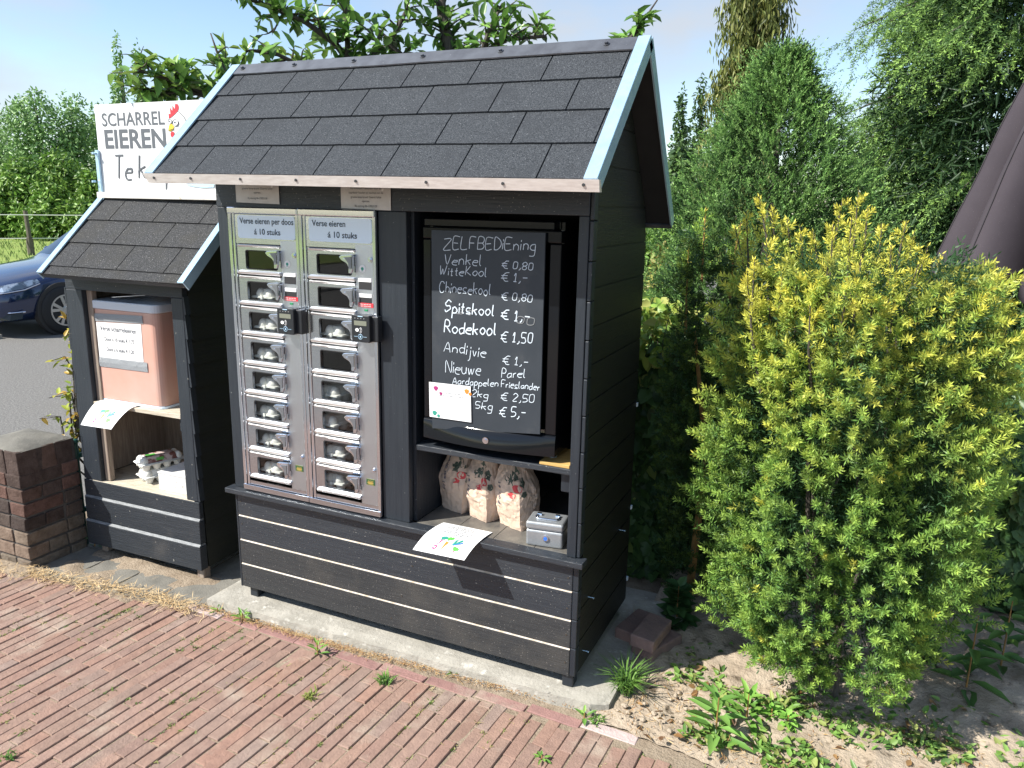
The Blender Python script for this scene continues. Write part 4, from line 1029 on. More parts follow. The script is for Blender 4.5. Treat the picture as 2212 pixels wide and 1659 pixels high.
M['worn_edge'] = pm('worn_edge', (.20, .215, .23), .5, col2=(.08, .09, .10), nscale=24, stretch=(1, 6, 6), bump=.3)
for i, (z0, z1, p) in enumerate(((.272, .352, .004), (.150, .262, .013), (.020, .138, .022))):
    b = MB(); b.box((-.014+.003*i, -p, z0), (KW+.010+.002*i, .02, z1)); o = K(b, 'front_board', M['kiosk_black'], bevel=.003)
    if i:
        e = MB(); e.hexa([(-.012, -p+.0005, z1+.0005), (KW+.010, -p+.0005, z1+.0005), (KW+.010, .018, z1+.0005), (-.012, .018, z1+.0005), (-.012, -p+.0095, z1+.0095), (KW+.010, -p+.0095, z1+.0095), (KW+.010, .018, z1+.0095), (-.012, .018, z1+.0095)])
        K(e, 'worn_edge', M['worn_edge'], o)
b = MB(); b.box((.0, 0, .354), (.104, .03, 1.291)); K(b, 'post', M['kiosk_black_v'], bevel=.003)
b = MB(); b.box((.652, 0, .354), (.718, .03, 1.291)); K(b, 'post', M['kiosk_black_v'], bevel=.003)
b = MB(); b.box((.106, .022, .356), (.140, .05, .739)); b.box((.106, .022, .761), (.140, .05, 1.289)); K(b, 'jamb', M['old_wood'], bevel=.003)
b = MB(); b.box((.0, .001, 1.2915), (KW, .03, 1.40)); K(b, 'header_board', M['kiosk_black'], bevel=.002)
b = MB(); b.box((.020, -.001, .333), (KW-.02, KD-.02, .3535)); K(b, 'floor_board', M['pale_wood'], bevel=.002)
b = MB(); b.box((.105, .001, .740), (.6515, KD-.02, .760)); K(b, 'shelf', M['pale_wood'], bevel=.002)
b = MB(); b.box((.625, .02, .675), (.651, .05, .735)); K(b, 'shelf_bracket', M['kiosk_black_v'], bevel=.002)
for sx, x0 in ((1, KW), (-1, 0)):
    b = MB(); z = .02
    while z < 1.36:
        z1 = min(z+.108, 1.38)
        xa, xb = (x0-.018, x0+.010) if sx > 0 else (x0-.010, x0+.018)
        b.hexa([(xa if sx > 0 else xa, .031, z), (xb, .031, z), (xb, KD, z), (xa, KD, z), (xa+(0 if sx > 0 else .008), .031, z1), (xb-(.008 if sx > 0 else 0), .031, z1), (xb-(.008 if sx > 0 else 0), KD, z1), (xa+(0 if sx > 0 else .008), KD, z1)])
        z = z1
    # gable
    b.poly([(x0-.009, .005, 1.381), (x0-.009, KD, 1.381), (x0-.009, KD-.20, 1.62), (x0-.009, .235, 1.68)], (.016, 0, 0))
    K(b, 'side_wall', M['dark_side'])
    b = MB(); z = .356
    while z < 1.30:
        z1 = min(z+.108, 1.30); o_ = random.uniform(.0, .004); b.hexa([(x0+sx*.0005-(.0 if sx > 0 else .014), .0+o_, z), (x0+(.014 if sx > 0 else -.0005), .0+o_, z), (x0+(.014 if sx > 0 else -.0005), .0305, z), (x0+sx*.0005-(0 if sx > 0 else .014), .0305, z), (x0+.0005-(0 if sx > 0 else .008), o_, z1-.002), (x0+(.006 if sx > 0 else -.0005), o_, z1-.002), (x0+(.006 if sx > 0 else -.0005), .0305, z1-.002), (x0+.0005-(0 if sx > 0 else .008), .0305, z1-.002)]); z = z1
    K(b, 'corner_strip', M['kiosk_black_v'])
b = MB(); b.box((.02, KD-.018, .05), (KW-.02, KD, 1.45)); K(b, 'back_wall', M['old_wood'])
for xa in (.020, KW-.028):
    b = MB(); b.box((xa, .03, .36), (xa+.008, KD-.02, 1.30)); K(b, 'lining', M['old_wood'])
for x, y in ((.03, .02), (.676, .004), (.03, .4), (.676, .42)):
    b = MB(); b.box((x, y, -.045), (x+.04, y+.045, .0198)); K(b, 'foot', M['old_wood'], bevel=.004)
# roof
kl, kr, kez, key, kry, krz = .000, .866, 1.372, -.117, .243, 1.706
kby, kbz = .60, 1.40
def kf(x, t, h=0.):
    dy, dz = kry-key, krz-kez; L = math.hypot(dy, dz); return Vector((x, key+dy*t-dz/L*h, kez+dz*t+dy/L*h))
def kb_(x, t, h=0.):
    dy, dz = kry-kby, krz-kbz; L = math.hypot(dy, dz); return Vector((x, kby+dy*t+dz/L*h, kbz+dz*t-dy/L*h))
for fn in (kf, kb_):
    b = MB(); b.hexa([fn(kl+.006, 0, -.02), fn(kr-.006, 0, -.02), fn(kr-.006, .99, -.02), fn(kl+.006, .99, -.02), fn(kl+.006, 0, -.001), fn(kr-.006, 0, -.001), fn(kr-.006, .99, -.001), fn(kl+.006, .99, -.001)]); K(b, 'roof_deck', M['kiosk_black'])
def kfs(x, t, h=0.): return kf(x, .085+t*.915, h)
b = MB(); b.hexa([kf(kl+.02, -.012, .0), kf(kr-.03, -.012, .0), kf(kr-.03, .10, .0), kf(kl+.02, .10, .0), kf(kl+.02, -.012, .006), kf(kr-.03, -.012, .006), kf(kr-.03, .10, .004), kf(kl+.02, .10, .004)])
K(b, 'starter_strip', M['shingle_old'])
shingles(kfs, kl+.024, kr-.034, 3, .272, .175, 'shingle_cover', M['shingle_old'], ks, None, tmax=.985)
shingles(kb_, kl+.024, kr-.034, 3, .272, .175, 'shingle_cover', M['shingle_old'], ks, None)
for sgn, x in ((1, kr), (-1, kl)):
    b = MB(); xi = x-sgn*.032
    b.hexa([kf(xi, -.015, .010), kf(x, -.015, .010), kf(x, 1, .010), kf(xi, 1, .010), kf(xi, -.015, .016), kf(x, -.015, .016), kf(x, 1, .016), kf(xi, 1, .016)])
    K(b, 'barge_trim', M['galv'])
    b = MB(); xo = x+sgn*.002; xn = x-sgn*.004
    b.hexa([kf(xo, -.015, -.028), kf(xn, -.015, -.028), kf(xn, 1, -.028), kf(xo, 1, -.028), kf(xo, -.015, .016), kf(xn, -.015, .0098), kf(xn, 1, .0098), kf(xo, 1, .016)])
    K(b, 'barge_trim', M['galv'])
    b = MB(); b.hexa([kb_(xo, -.01, -.028), kb_(xn, -.01, -.028), kb_(xn, .98, -.028), kb_(xo, .98, -.028), kb_(xo, -.01, .012), kb_(xn, -.01, .012), kb_(xn, .98, .012), kb_(xo, .98, .012)])
    K(b, 'barge_trim', M['galv'])
b = MB(); b.hexa([kf(kl+.008, -.008, -.022), kf(kr-.008, -.008, -.022), kf(kr-.008, .02, -.022), kf(kl+.008, .02, -.022), kf(kl+.008, -.008, -.001), kf(kr-.008, -.008, -.001), kf(kr-.008, .02, -.001), kf(kl+.008, .02, -.001)])
K(b, 'eave_trim', M['kiosk_black'])

# sign behind the kiosk ridge --------------------------------------------------
SY = .318
sg = thing('egg_sign', 'white sign board with a cartoon hen reading SCHARREL EIEREN Te koop above the small kiosk', 'sign', (-.60, SY, 1.70))
so_ = sg.location.copy()
def zs1(x, y): return (x*.3472, y*.3472)
def sp(x, y, d=0.): return on(*zs1(x, y), 1, SY-.0012-d)
tl, bl_ = sp(583, 652), sp(640, 1195)
b = MB(); zt_, zb_ = tl.z, bl_.z; b.box((tl.x, SY, zb_), (-.13, SY+.012, zt_)); sg_p = b.build('panel', M['sign_white'], sg, so_, bevel=.001)
b = MB(); b.box((tl.x-.004, SY-.03, zb_-.028), (-.13, SY+.03, zb_)); b.build('base_rail', M['sign_frame'], sg, so_, bevel=.003)
b = MB(); x0 = sp(610, 1000).x; b.box((x0-.004, SY-.012, zb_), (x0+.018, SY-.001, sp(610, 935).z)); br = b.build('bracket', M['galv'], sg, so_, bevel=.002)
for y_ in (955, 1130):
    b = MB(); q = sp(612, y_); b.tube([q+Vector((-.004, -.012, 0)), q+Vector((-.004, -.030, 0))], .0055, 8); b.build('bolt', M['galv'], br, so_)
b = MB()
p0, p1 = sp(637, 785), sp(1025, 773); text_flat(b, 'SCHARREL', p0, (p1-p0).normalized(), ZD, (sp(637, 703)-p0).length/.72, (p1-p0).length, .012)
b.build('lettering', M['ink_grey'], sg, so_); b = MB()
p0, p1 = sp(657, 921), sp(1036, 917); text_flat(b, 'EIEREN', p0, (p1-p0).normalized(), ZD, (sp(657, 806)-p0).length/.72, (p1-p0).length, .025)
b.build('lettering', M['ink_grey'], sg, so_)
b = MB()
p0, p1 = sp(716, 1118), sp(1075, 1112); cap = (sp(716, 985)-p0).length
hand(b, 'Te koop', p0, p1, ZD, cap, .0050, slant=.18, jit=.03)
b.build('lettering', M['ink_grey'], sg, so_)
b = MB()
dep = [0]
def pgs(pts, mi): dep[0] += .0004; b.poly([sp(x, y, dep[0]) for x, y in pts], None, mi)
pgs([(1050, 738), (1048, 705), (1060, 710), (1056, 668), (1072, 690), (1072, 655), (1086, 680), (1090, 645), (1106, 648), (1112, 668), (1106, 690), (1085, 712), (1066, 728)], 0)
pgs([(1060, 830), (1068, 818), (1084, 822), (1082, 842), (1072, 855), (1062, 848)], 0)
pgs([(1046, 812), (1052, 780), (1066, 768), (1082, 786), (1078, 806), (1060, 818)], 1)
for cx, cy, r in ((1056, 756, 12), (1091, 763, 16)):
    dep[0] += .0004; b.poly([sp(cx+r*math.cos(a), cy+r*1.25*math.sin(a), dep[0]) for a in np.linspace(0, 6.283, 17)[:-1]], None, 3)
    dep[0] += .0004; b.poly([sp(cx-3+r*.35*math.cos(a), cy+r*.4*math.sin(a), dep[0]) for a in np.linspace(0, 6.283, 11)[:-1]], None, 2)
    b.tube([sp(cx+r*math.cos(a), cy+r*1.25*math.sin(a), dep[0]) for a in np.linspace(0, 6.283, 18)], .0011, 4, 2)
b.tube([sp(x, y, .002) for x, y in ((1110, 695), (1130, 712), (1148, 735), (1160, 765), (1164, 800))], .0013, 4, 2)
b.tube([sp(x, y, .003) for x, y in ((1046, 812), (1062, 806), (1080, 800))], .0010, 4, 2)
b.build('hen_emblem', [M['red'], M['yellow'], M['ink'], M['white'], M['pale_blue']], sg, so_)
b = MB()
pgs([(1150, 1148), (1190, 1138), (1330, 1140), (1330, 1165), (1260, 1168), (1200, 1160)], 4)
b.build('pale_blue_print', [M['red'], M['yellow'], M['ink'], M['white'], M['pale_blue']], sg, so_)

# things in the kiosk ----------------------------------------------------------
t = thing('cool_box', 'faded salmon pink insulated box with grey lid standing on the kiosk shelf', 'cool box', (-.730, .235, .7605), .027)
b = MB(); q = rrect(-.205, -.13, .205, .13, .035, 5)
b.poly([(x, z, .012) for x, z in q], (0, 0, .433)); b.build('body', M['pink_box'], t, bevel=.004)
b = MB(); b.poly([(x*1.01, z*1.01, .0) for x, z in q], (0, 0, .0115)); b.build('base_rim', M['sky_tinted_white'], t, bevel=.002)
b = MB(); b.poly([(x*1.045, z*1.05, .4455) for x, z in q], (0, 0, .040)); b.build('lid', M['grey_lid'], t, bevel=.006, segs=3)
nz = thing('notice', 'white price notice reading Verse scharreleieren taped to the pink box', 'notice', (-.757, .100, 1.06))
no = nz.location.copy()
def kq(x, z, d=0.): return Vector((x, .1045+.027*(x+.73)-d, z))
b = MB(); b.poly([kq(-.899, .972, .0012), kq(-.617, .969, .0012), kq(-.613, 1.152, .0012), kq(-.897, 1.142, .0012)], (0, .0008, 0)); b.build('sheet', M['paper'], nz, no)
xk = Vector((1, .027, 0)).normalized()
b = MB(); text_flat(b, 'Verse scharreleieren', kq(-.875, 1.106, .0018), xk, ZD, .031, .228, .012); b.build('lettering', M['ink'], nz, no)
b = MB(); text_flat(b, 'Doos a 10 stuks € 1,75', kq(-.852, 1.058, .0018), xk, ZD, .024, .188, .012); b.build('lettering', M['ink'], nz, no)
b = MB(); text_flat(b, 'Doos a 6 stuks € 1,20', kq(-.845, 1.010, .0018), xk, ZD, .024, .175, .012); b.build('lettering', M['ink'], nz, no)
for (xa, za, xb, zb, h) in ((-.932, 1.146, -.598, 1.156, .036), (-.928, .930, -.594, .932, .045)):
    b = MB(); n = 14; vs = []
    for i in range(n+1):
        u = i/n; x = xa+(xb-xa)*u; z = za+(zb-za)*u; w = .0015*mnoise.noise((x*40, z*9, 1))
        vs += [kq(x, z, .002+abs(w)), kq(x+w, z+h*.5, .0035+w), kq(x, z+h+w*.6, .002+abs(w))]
    b.add(vs, [f_ for i in range(n) for f_ in ((3*i, 3*i+3, 3*i+4, 3*i+1), (3*i+1, 3*i+4, 3*i+5, 3*i+2))]); b.build('tape_strip', M['tape'], nz, no)
def stacked(x, y, z, rz, label, wrap):
    o = carton_mesh(2, 4).build('egg_carton', M['pulp'])
    for p_ in o.data.polygons: p_.use_smooth = True
    q = o.modifiers.new('bevel', 'BEVEL'); q.width = .0015
    o.location = (x, y, z); o.rotation_euler = (0, 0, rz); tag(o, label, 'egg carton', 'egg cartons stacked in the kiosk')
    if wrap:
        b = MB(); a, d = .0425, .0475*2-.022
        y0 = -d+.004
        b.hexa([(-a-.002, y0, .037), (a+.002, y0, .037), (a+.002, d, .037), (-a-.002, d, .037), (-a+.010, y0, .0655), (a-.010, y0, .0655), (a-.010, d-.008, .0655), (-a+.010, d-.008, .0655)])
        w = b.build('printed_sleeve', M['wrap'], o)
        b = MB(); b.box((-.014, y0+.006, .0658), (.020, y0+.05, .0662)); b.box((-.030, y0+.008, .0658), (-.016, y0+.028, .0662), 1); b.hexa([(.0405, y0+.04, .045), (.0425, y0+.04, .045), (.0425, y0+.075, .045), (.0405, y0+.075, .045), (.0365, y0+.04, .058), (.038, y0+.04, .058), (.038, y0+.075, .058), (.0365, y0+.075, .058)])
        b.build('sleeve_print', [M['leafgreen'], M['matt_black']], w)
stacked(-.720, .243, .354, -.30, 'bare pale egg carton at the bottom of the stack in the kiosk', False)
stacked(-.722, .236, .4195, -.36, 'egg carton with printed sleeve on top of the stack in the kiosk', True)
t = thing('white_box', 'worn white painted box beside the egg cartons in the kiosk', 'box', (-.525, .21, .354), .03)
M['worn_white'] = pm('worn_white', (.68, .69, .69), .6, col2=(.56, .56, .55), nscale=12, blotch=((.22, .19, .16), 16, .62, .70))
b = MB(); b.box((-.085, -.085, 0), (.12, .12, .082)); b.build('body', M['worn_white'], t, bevel=.002)
b = MB(); b.box((-.087, -.087, .0825), (.122, .122, .090)); b.build('lid', M['worn_white'], t, bevel=.0015)
flyer([(-.900, .105, .7625), (-.660, .118, .7625), (-.708, -.024, .676), (-.912, -.024, .670)], .28, 'white leaflet with vegetable drawing hanging over the edge of the small kiosk shelf', 'b')

M['mortar_dark'] = pm('mortar_dark', (.095, .085, .077), .95, col2=(.06, .055, .05), nscale=18, bump=.6, bscale=90)
# ================================================================== BRICK PILLAR
random.seed(3)
pl = thing('brick_pillar', 'dark weathered brick gate pillar with mossy cement cap at the left', 'pillar', (-1.29, -.05, -.05))
po = pl.location.copy()
PX0, PX1, PY0, PY1 = -1.47, -1.130, -.203, .098
b = MB(); b.box((PX0+.008, PY0+.008, -.06), (PX1-.008, PY1-.008, .545)); b.build('mortar_core', M['mortar_dark'], pl, po)
b = MB()
def bc():
    c = random.choice([(.115, .076, .062), (.09, .066, .058), (.135, .080, .064), (.075, .058, .052), (.105, .082, .070), (.16, .095, .078)]); k = random.uniform(.85, 1.15)
    return tuple(v*k for v in c)
def jbox(x0, y0, z0, x1, y1, z1, col):
    j = lambda: random.gauss(0, .0022)
    b.hexa([(x0+j(), y0+j(), z0), (x1+j(), y0+j(), z0), (x1+j(), y1+j(), z0), (x0+j(), y1+j(), z0), (x0+j(), y0+j(), z1), (x1+j(), y0+j(), z1), (x1+j(), y1+j(), z1), (x0+j(), y1+j(), z1)], 0, col)
z = -.06; row = 0; d = .10
while z < .40:
    z1 = z+.061
    e = .0 if row > 2 else -.012
    X0, X1, Y0, Y1 = PX0+e*0, PX1, PY0, PY1
    low = row <= 2
    def c_(): 
        c = bc()
        return tuple(v*.6+w*.4 for v, w in zip(c, (.34, .29, .22))) if low else c
    if row % 2:
        jbox(X0, Y0, z, X0+.225, Y0+d, z1, c_()); jbox(X0+.233, Y0, z, X1, Y0+d, z1, c_())
        jbox(X1-d, Y0+d+.008, z, X1, Y0+d+.10, z1, c_()); jbox(X1-d, Y0+d+.108, z, X1, Y1, z1, c_())
    else:
        jbox(X0, Y0, z, X0+.112, Y0+d, z1, c_()); jbox(X0+.12, Y0, z, X1-.112, Y0+d, z1, c_()); jbox(X1-d, Y0, z, X1, Y0+.205, z1, c_()); jbox(X1-d, Y0+.213, z, X1, Y1, z1, c_())
    jbox(X0, Y1-d, z, X1-d-.01, Y1, z1, c_()); jbox(X0, Y0+d+.008, z, X0+d, Y1-d-.008, z1, c_())
    z = z1+.011; row += 1
# upright top course, set back a little
x = PX0
ins = .014
for k in range(4):
    w = (PX1-PX0-.028)/4; jbox(PX0+ins+k*w, PY0+ins*.3, .405, PX0+ins+k*w+w-.009+(.018 if k == 3 else 0), PY0+.10, .548, bc()); jbox(PX0+ins+k*w, PY1-.10, .405, PX0+ins+k*w+w-.009, PY1-ins, .548, bc())
for k in range(3):
    w = (PY1-PY0-.02)/3; jbox(PX1-.10, PY0+.006+k*w+(.0 if k else .098), .405, PX1-ins*.3, PY0+.006+k*w+w-.009, .548, bc()) if k else None
jbox(PX1-.098, PY0+.108, .405, PX1-.004, PY0+.19, .548, bc())
b.build('brick_courses', M['pillar_brick'], pl, po, cols=True, bevel=.004)
b = MB(); n = 12; vs = []
for j in range(n+1):
    for i in range(n+1):
        u, v = i/n, j/n; x = PX0+.010+(PX1-PX0-.014)*u; y = PY0+.002+(PY1-PY0-.012)*v
        h = .552+.034*min(1, 2.2*min(u, 1-u, v, 1-v))**.9+.004*mnoise.noise((x*30, y*30, 0))
        if i in (0, n) or j in (0, n): h = .545
        vs.append((x, y, h))
b.add(vs, [(j*(n+1)+i, j*(n+1)+i+1, (j+1)*(n+1)+i+1, (j+1)*(n+1)+i) for j in range(n) for i in range(n)])
b.build('cap', M['old_tile'], pl, po, smooth=True)
# green railing behind it
rl = thing('metal_railing', 'dark green metal railing between the brick pillar and the small kiosk', 'railing', (-1.10, .17, 0))
ro = rl.location.copy()
for z in (.425, .135):
    b = MB(); b.box((-1.20, .165, z), (-.75, .19, z+.022)) if False else b.hexa([(-1.18, .10, z), (-1.16, .09, z), (-1.085, .60, z), (-1.105, .61, z), (-1.18, .10, z+.024), (-1.16, .09, z+.024), (-1.085, .60, z+.024), (-1.105, .61, z+.024)])
    b.build('rail', M['green_paint'], rl, ro, bevel=.003)
b = MB(); b.tube([(-1.165, .115, -.05), (-1.165, .115, .50)], .012, 10); b.build('post', M['green_paint'], rl, ro)
b = MB(); b.lathe([(.001, .0), (.014, .004), (.018, .014), (.014, .024), (.001, .029)], (-1.165, .115, .50), 12); b.build('knob', M['green_paint'], rl, ro, smooth=True)

# ================================================================== CAR (local: X forward, Y to its left, Z up; front axle at the origin)
car = thing('parked_car', 'dark blue hatchback parked across the road behind the kiosk', 'car', (-7.249-.74*math.cos(0.), 4.439, -.052), math.radians(-93)); car.scale = (.95, .95, .95)
CW = .88
# profile stations along the length: (x, [(y, z) half section from sill up to roof centre])
def sec(x, w, zb, zs_, zbelt, zt, wt, crown_):
    return x, [(0, zb), (w*.80, zb), (w*.97, zb+.10), (w, zs_), (w*.985, (zs_+zbelt)/2), (w*.95, zbelt), (wt, zt-.012), (wt*.55, zt+crown_*.7), (0, zt+crown_)]
secs = [sec(.84, .52, .24, .44, .55, .60, .42, .01), sec(.80, .70, .20, .44, .60, .66, .55, .012), sec(.66, .82, .18, .46, .66, .73, .62, .02), sec(.40, .875, .18, .50, .73, .80, .66, .03), sec(.10, .885, .18, .52, .79, .86, .68, .035), sec(-.30, .885, .18, .54, .86, .915, .69, .035), sec(-.62, .89, .18, .55, .90, .955, .70, .035),
        sec(-.95, .895, .18, .56, .92, 1.17, .665, .03), sec(-1.35, .895, .18, .56, .93, 1.40, .60, .03), sec(-1.75, .895, .18, .56, .94, 1.455, .585, .035), sec(-2.4, .895, .18, .57, .95, 1.45, .575, .035), sec(-2.9, .885, .18, .57, .96, 1.39, .55, .03), sec(-3.25, .86, .20, .58, .96, 1.10, .62, .03), sec(-3.40, .80, .25, .58, .80, .86, .66, .02)]
b = MB(); m_ = len(secs[0][1]); full = []
for x, h in secs: full += [(x, y, z) for y, z in h]+[(x, -y, z) for y, z in h[-2:0:-1]]
k = 2*m_-2; vs = full; fs = []
for i in range(len(secs)-1):
    for j in range(k): fs.append((i*k+j, i*k+(j+1) % k, (i+1)*k+(j+1) % k, (i+1)*k+j))
fs += [tuple(range(k)), tuple(range((len(secs)-1)*k, len(secs)*k))]
b.add(vs, fs); body = b.build('body', M['carpaint'], car, smooth=True, subsurf=2)
def shell(i0, i1, j0, j1, off, name, mat):
    """panel lying just outside the body between stations and section points"""
    b = MB(); vs = []
    for i in range(i0, i1+1):
        x, h = secs[i]
        for j in range(j0, j1+1):
            y, z = h[j]; vs.append((x, y+off, z+off))
    n = j1-j0+1
    b.add(vs, [(i*n+j, i*n+j+1, (i+1)*n+j+1, (i+1)*n+j) for i in range(i1-i0) for j in range(n-1)])
    return b
b = MB()
wv = [(-.66, .70, .965), (-.66, -.70, .965), (-1.32, -.60, 1.405), (-1.32, .60, 1.405)]
nn = 6; vs = []
for j in range(nn+1):
    t_ = j/nn
    for i in range(9):
        u = i/8*2-1; hw = .70+(.60-.70)*t_
        vs.append((-.66-.66*t_+.05*(1-u*u), hw*u, .962+.445*t_+.045*(1-u*u)+.012))
b.add(vs, [(j*9+i, j*9+i+1, (j+1)*9+i+1, (j+1)*9+i) for j in range(nn) for i in range(8)])
b.build('windscreen', M['carglass'], car, smooth=True)
for s in (1, -1):
    b = MB(); b.poly([(-.92, s*.842, .965), (-2.75, s*.835, .985), (-2.7, s*.70, 1.36), (-1.75, s*.645, 1.425), (-1.42, s*.665, 1.37)], (0, s*.02, 0)); b.build('side_window', M['carglass'], car)
    b = MB()
    b.add([(.80, s*.60, .60), (.70, s*.76, .62), (.50, s*.87, .66), (.30, s*.905, .73), (.33, s*.885, .775), (.52, s*.84, .745), (.70, s*.72, .70), (.80, s*.60, .675)], [(0, 1, 6, 7), (1, 2, 5, 6), (2, 3, 4, 5)]); hl = b.build('headlight', M['lamp_glass'], car)
    b = MB(); b.tube([(.82, s*.58, .592), (.71, s*.77, .607), (.50, s*.882, .645), (.31, s*.915, .715)], .008, 6); b.build('light_strip', M['chrome'], hl)
    b = MB(); b.tube([(.80, s*.55, .34), (.66, s*.79, .345), (.52, s*.875, .355)], .010, 6); b.build('chrome_strip', M['chrome'], car)
    b = MB(); b.add([(.81, s*.52, .33), (.67, s*.80, .33), (.55, s*.875, .34), (.57, s*.875, .27), (.69, s*.80, .25), (.82, s*.52, .25)], [(0, 1, 4, 5), (1, 2, 3, 4)]); b.build('fog_lamp', M['gloss_black'], car)
    b = MB(); b.tube([(-1.02, s*.90, .98), (-1.04, s*1.0, 1.0)], .02, 6); b.lathe([(.001, -.03), (.07, -.03), (.09, .02), (.06, .05), (.001, .055)], (-1.05, s*1.0, 1.02), 10, axis='x', sy=.7); b.build('mirror', M['carpaint'], car, smooth=True)
b = MB(); b.box((.82, -.42, .28), (.86, .42, .40)); b.box((.83, -.45, .50), (.856, .45, .56)); b.build('grille', M['matt_black'], car, bevel=.01)
for x in (0, -2.62):
    for s in (1, -1):
        b = MB(); b.lathe([(.372, 0), (.372, .10)], (x, .793 if s > 0 else -.893, .335), 28, axis='y')
        if s > 0: pass
        b.build('wheel_arch', M['matt_black'], car)
        b = MB(); y0 = s*.745; b.lathe([(.21, -.09), (.30, -.10), (.325, -.07), (.33, 0), (.325, .07), (.30, .10), (.21, .09)] if True else [], (x, s*.832, .325), 36, axis='y'); w = b.build('wheel', M['rubber'], car, smooth=True)
        b = MB(); yo = s*.925
        b.lathe([(.195, 0), (.215, 0), (.215, .012), (.195, .012), (.195, 0)], (x, yo-.006, .325), 36, axis='y', cap=False)
        for q in range(5):
            for e_ in (-.11, .11):
                a = 2*math.pi*q/5+.3+e_; a2 = 2*math.pi*q/5+.3+e_*2.1
                ca, sa, c2, s2 = math.cos(a), math.sin(a), math.cos(a2), math.sin(a2)
                b.hexa([(x+.05*ca-.016*sa, yo-.012, .325+.05*sa+.016*ca), (x+.05*ca+.016*sa, yo-.012, .325+.05*sa-.016*ca), (x+.20*c2+.022*s2, yo-.012, .325+.20*s2-.022*c2), (x+.20*c2-.022*s2, yo-.012, .325+.20*s2+.022*c2),
                        (x+.05*ca-.016*sa, yo+.008*s, .325+.05*sa+.016*ca), (x+.05*ca+.016*sa, yo+.008*s, .325+.05*sa-.016*ca), (x+.20*c2+.022*s2, yo+.004*s, .325+.20*s2-.022*c2), (x+.20*c2-.022*s2, yo+.004*s, .325+.20*s2+.022*c2)])
        b.lathe([(.001, .0), (.055, .0), (.06, .01), (.04, .016), (.001, .018)] if s > 0 else [(.001, 0), (.055, 0), (.06, -.01), (.001, -.018)], (x, yo-.004*s, .325), 20, axis='y')
        b.build('rim', M['alloy'], w)
        b = MB(); b.lathe([(.2, 0), (.2, .02)], (x, yo-.045 if s > 0 else yo+.025, .325), 24, axis='y'); b.build('brake_disc', M['matt_black'], w)
for u in (-.35, .25):
    b = MB(); b.tube([(-.60, u, .99), (-.66, u+.48, 1.02)], .008, 5); b.build('wiper', M['matt_black'], car)

# pasture fence with wires
pf = thing('pasture_fence', 'wooden posts with white electric wires along the meadow behind the car', 'fence', (-21., 13.4, -.1))
pfo = pf.location.copy()
base = [Vector((-21.06+d*.55, 13.42+d*.835, -.1)) for d in (-16, -8, 0, 8, 16, 24)]
for p in base:
    b = MB(); b.tube([p, p+Vector((0, 0, .55))], .10, 8); b.tube([p+Vector((0, 0, .55)), p+Vector((-.05, 0, 1.35))], .062, 8); b.build('post', M['post_wood'], pf, pfo)
for z in (1.22, .52):
    b = MB(); b.tube([p+Vector((0, -.08, z)) for p in base], .016, 5); b.build('wire', M['wire'], pf, pfo)
# ================================================================== VEGETATION
np.random.seed(12); random.seed(12)
def nz3(P, f, seed=0): return np.array([mnoise.noise((p[0]*f+seed, p[1]*f, p[2]*f)) for p in P])
def rnd_dirs(n): return unit(np.random.normal(size=(n, 3)))
def ellipsoid(c, r, n, shell=.55):
    d = rnd_dirs(n); q = np.random.uniform(shell**3, 1, (n, 1))**(1/3.)
    return np.array(c)+d*q*np.array(r), d
def pick(cols, n, k=.18):
    c = np.array(cols)[np.random.randint(0, len(cols), n)]; return c*np.random.uniform(1-k, 1+k, (n, 1))
def crown(clumps, n, L, Wd, cols, gap=0., gf=1.2, droop=.35, fold=.25, shell=.5, upb=.35):
    vol = np.array([np.prod(r)**(2/3.) for c, r in clumps]); vol = vol/vol.sum(); out = []
    for i, (c, r) in enumerate(clumps):
        m = int(n*vol[i])+1
        P, d = ellipsoid(c, r, m, shell)
        if gap:
            k = nz3(P, gf, i*3.7) > gap-.5; P, d = P[k], d[k]
        m = len(P)
        if not m: continue
        tint = np.random.uniform(.78, 1.2)
        D = unit(rnd_dirs(m)+d*.6-np.array([0, 0, droop])); N = unit(d*.7+rnd_dirs(m)*.6+np.array([0, 0, upb]))
        out.append(leaves(P, D, N, L*np.random.uniform(.7, 1.25, m), Wd*np.random.uniform(.8, 1.2, m), pick(cols, m)*tint, fold))
    return cat(out)
def trunk_part(tr, org, pts, rad, mat='bark', name='trunk', n=10):
    b = MB(); b.tube(pts, rad, n); return b.build(name, M[mat], tr, org, smooth=True)

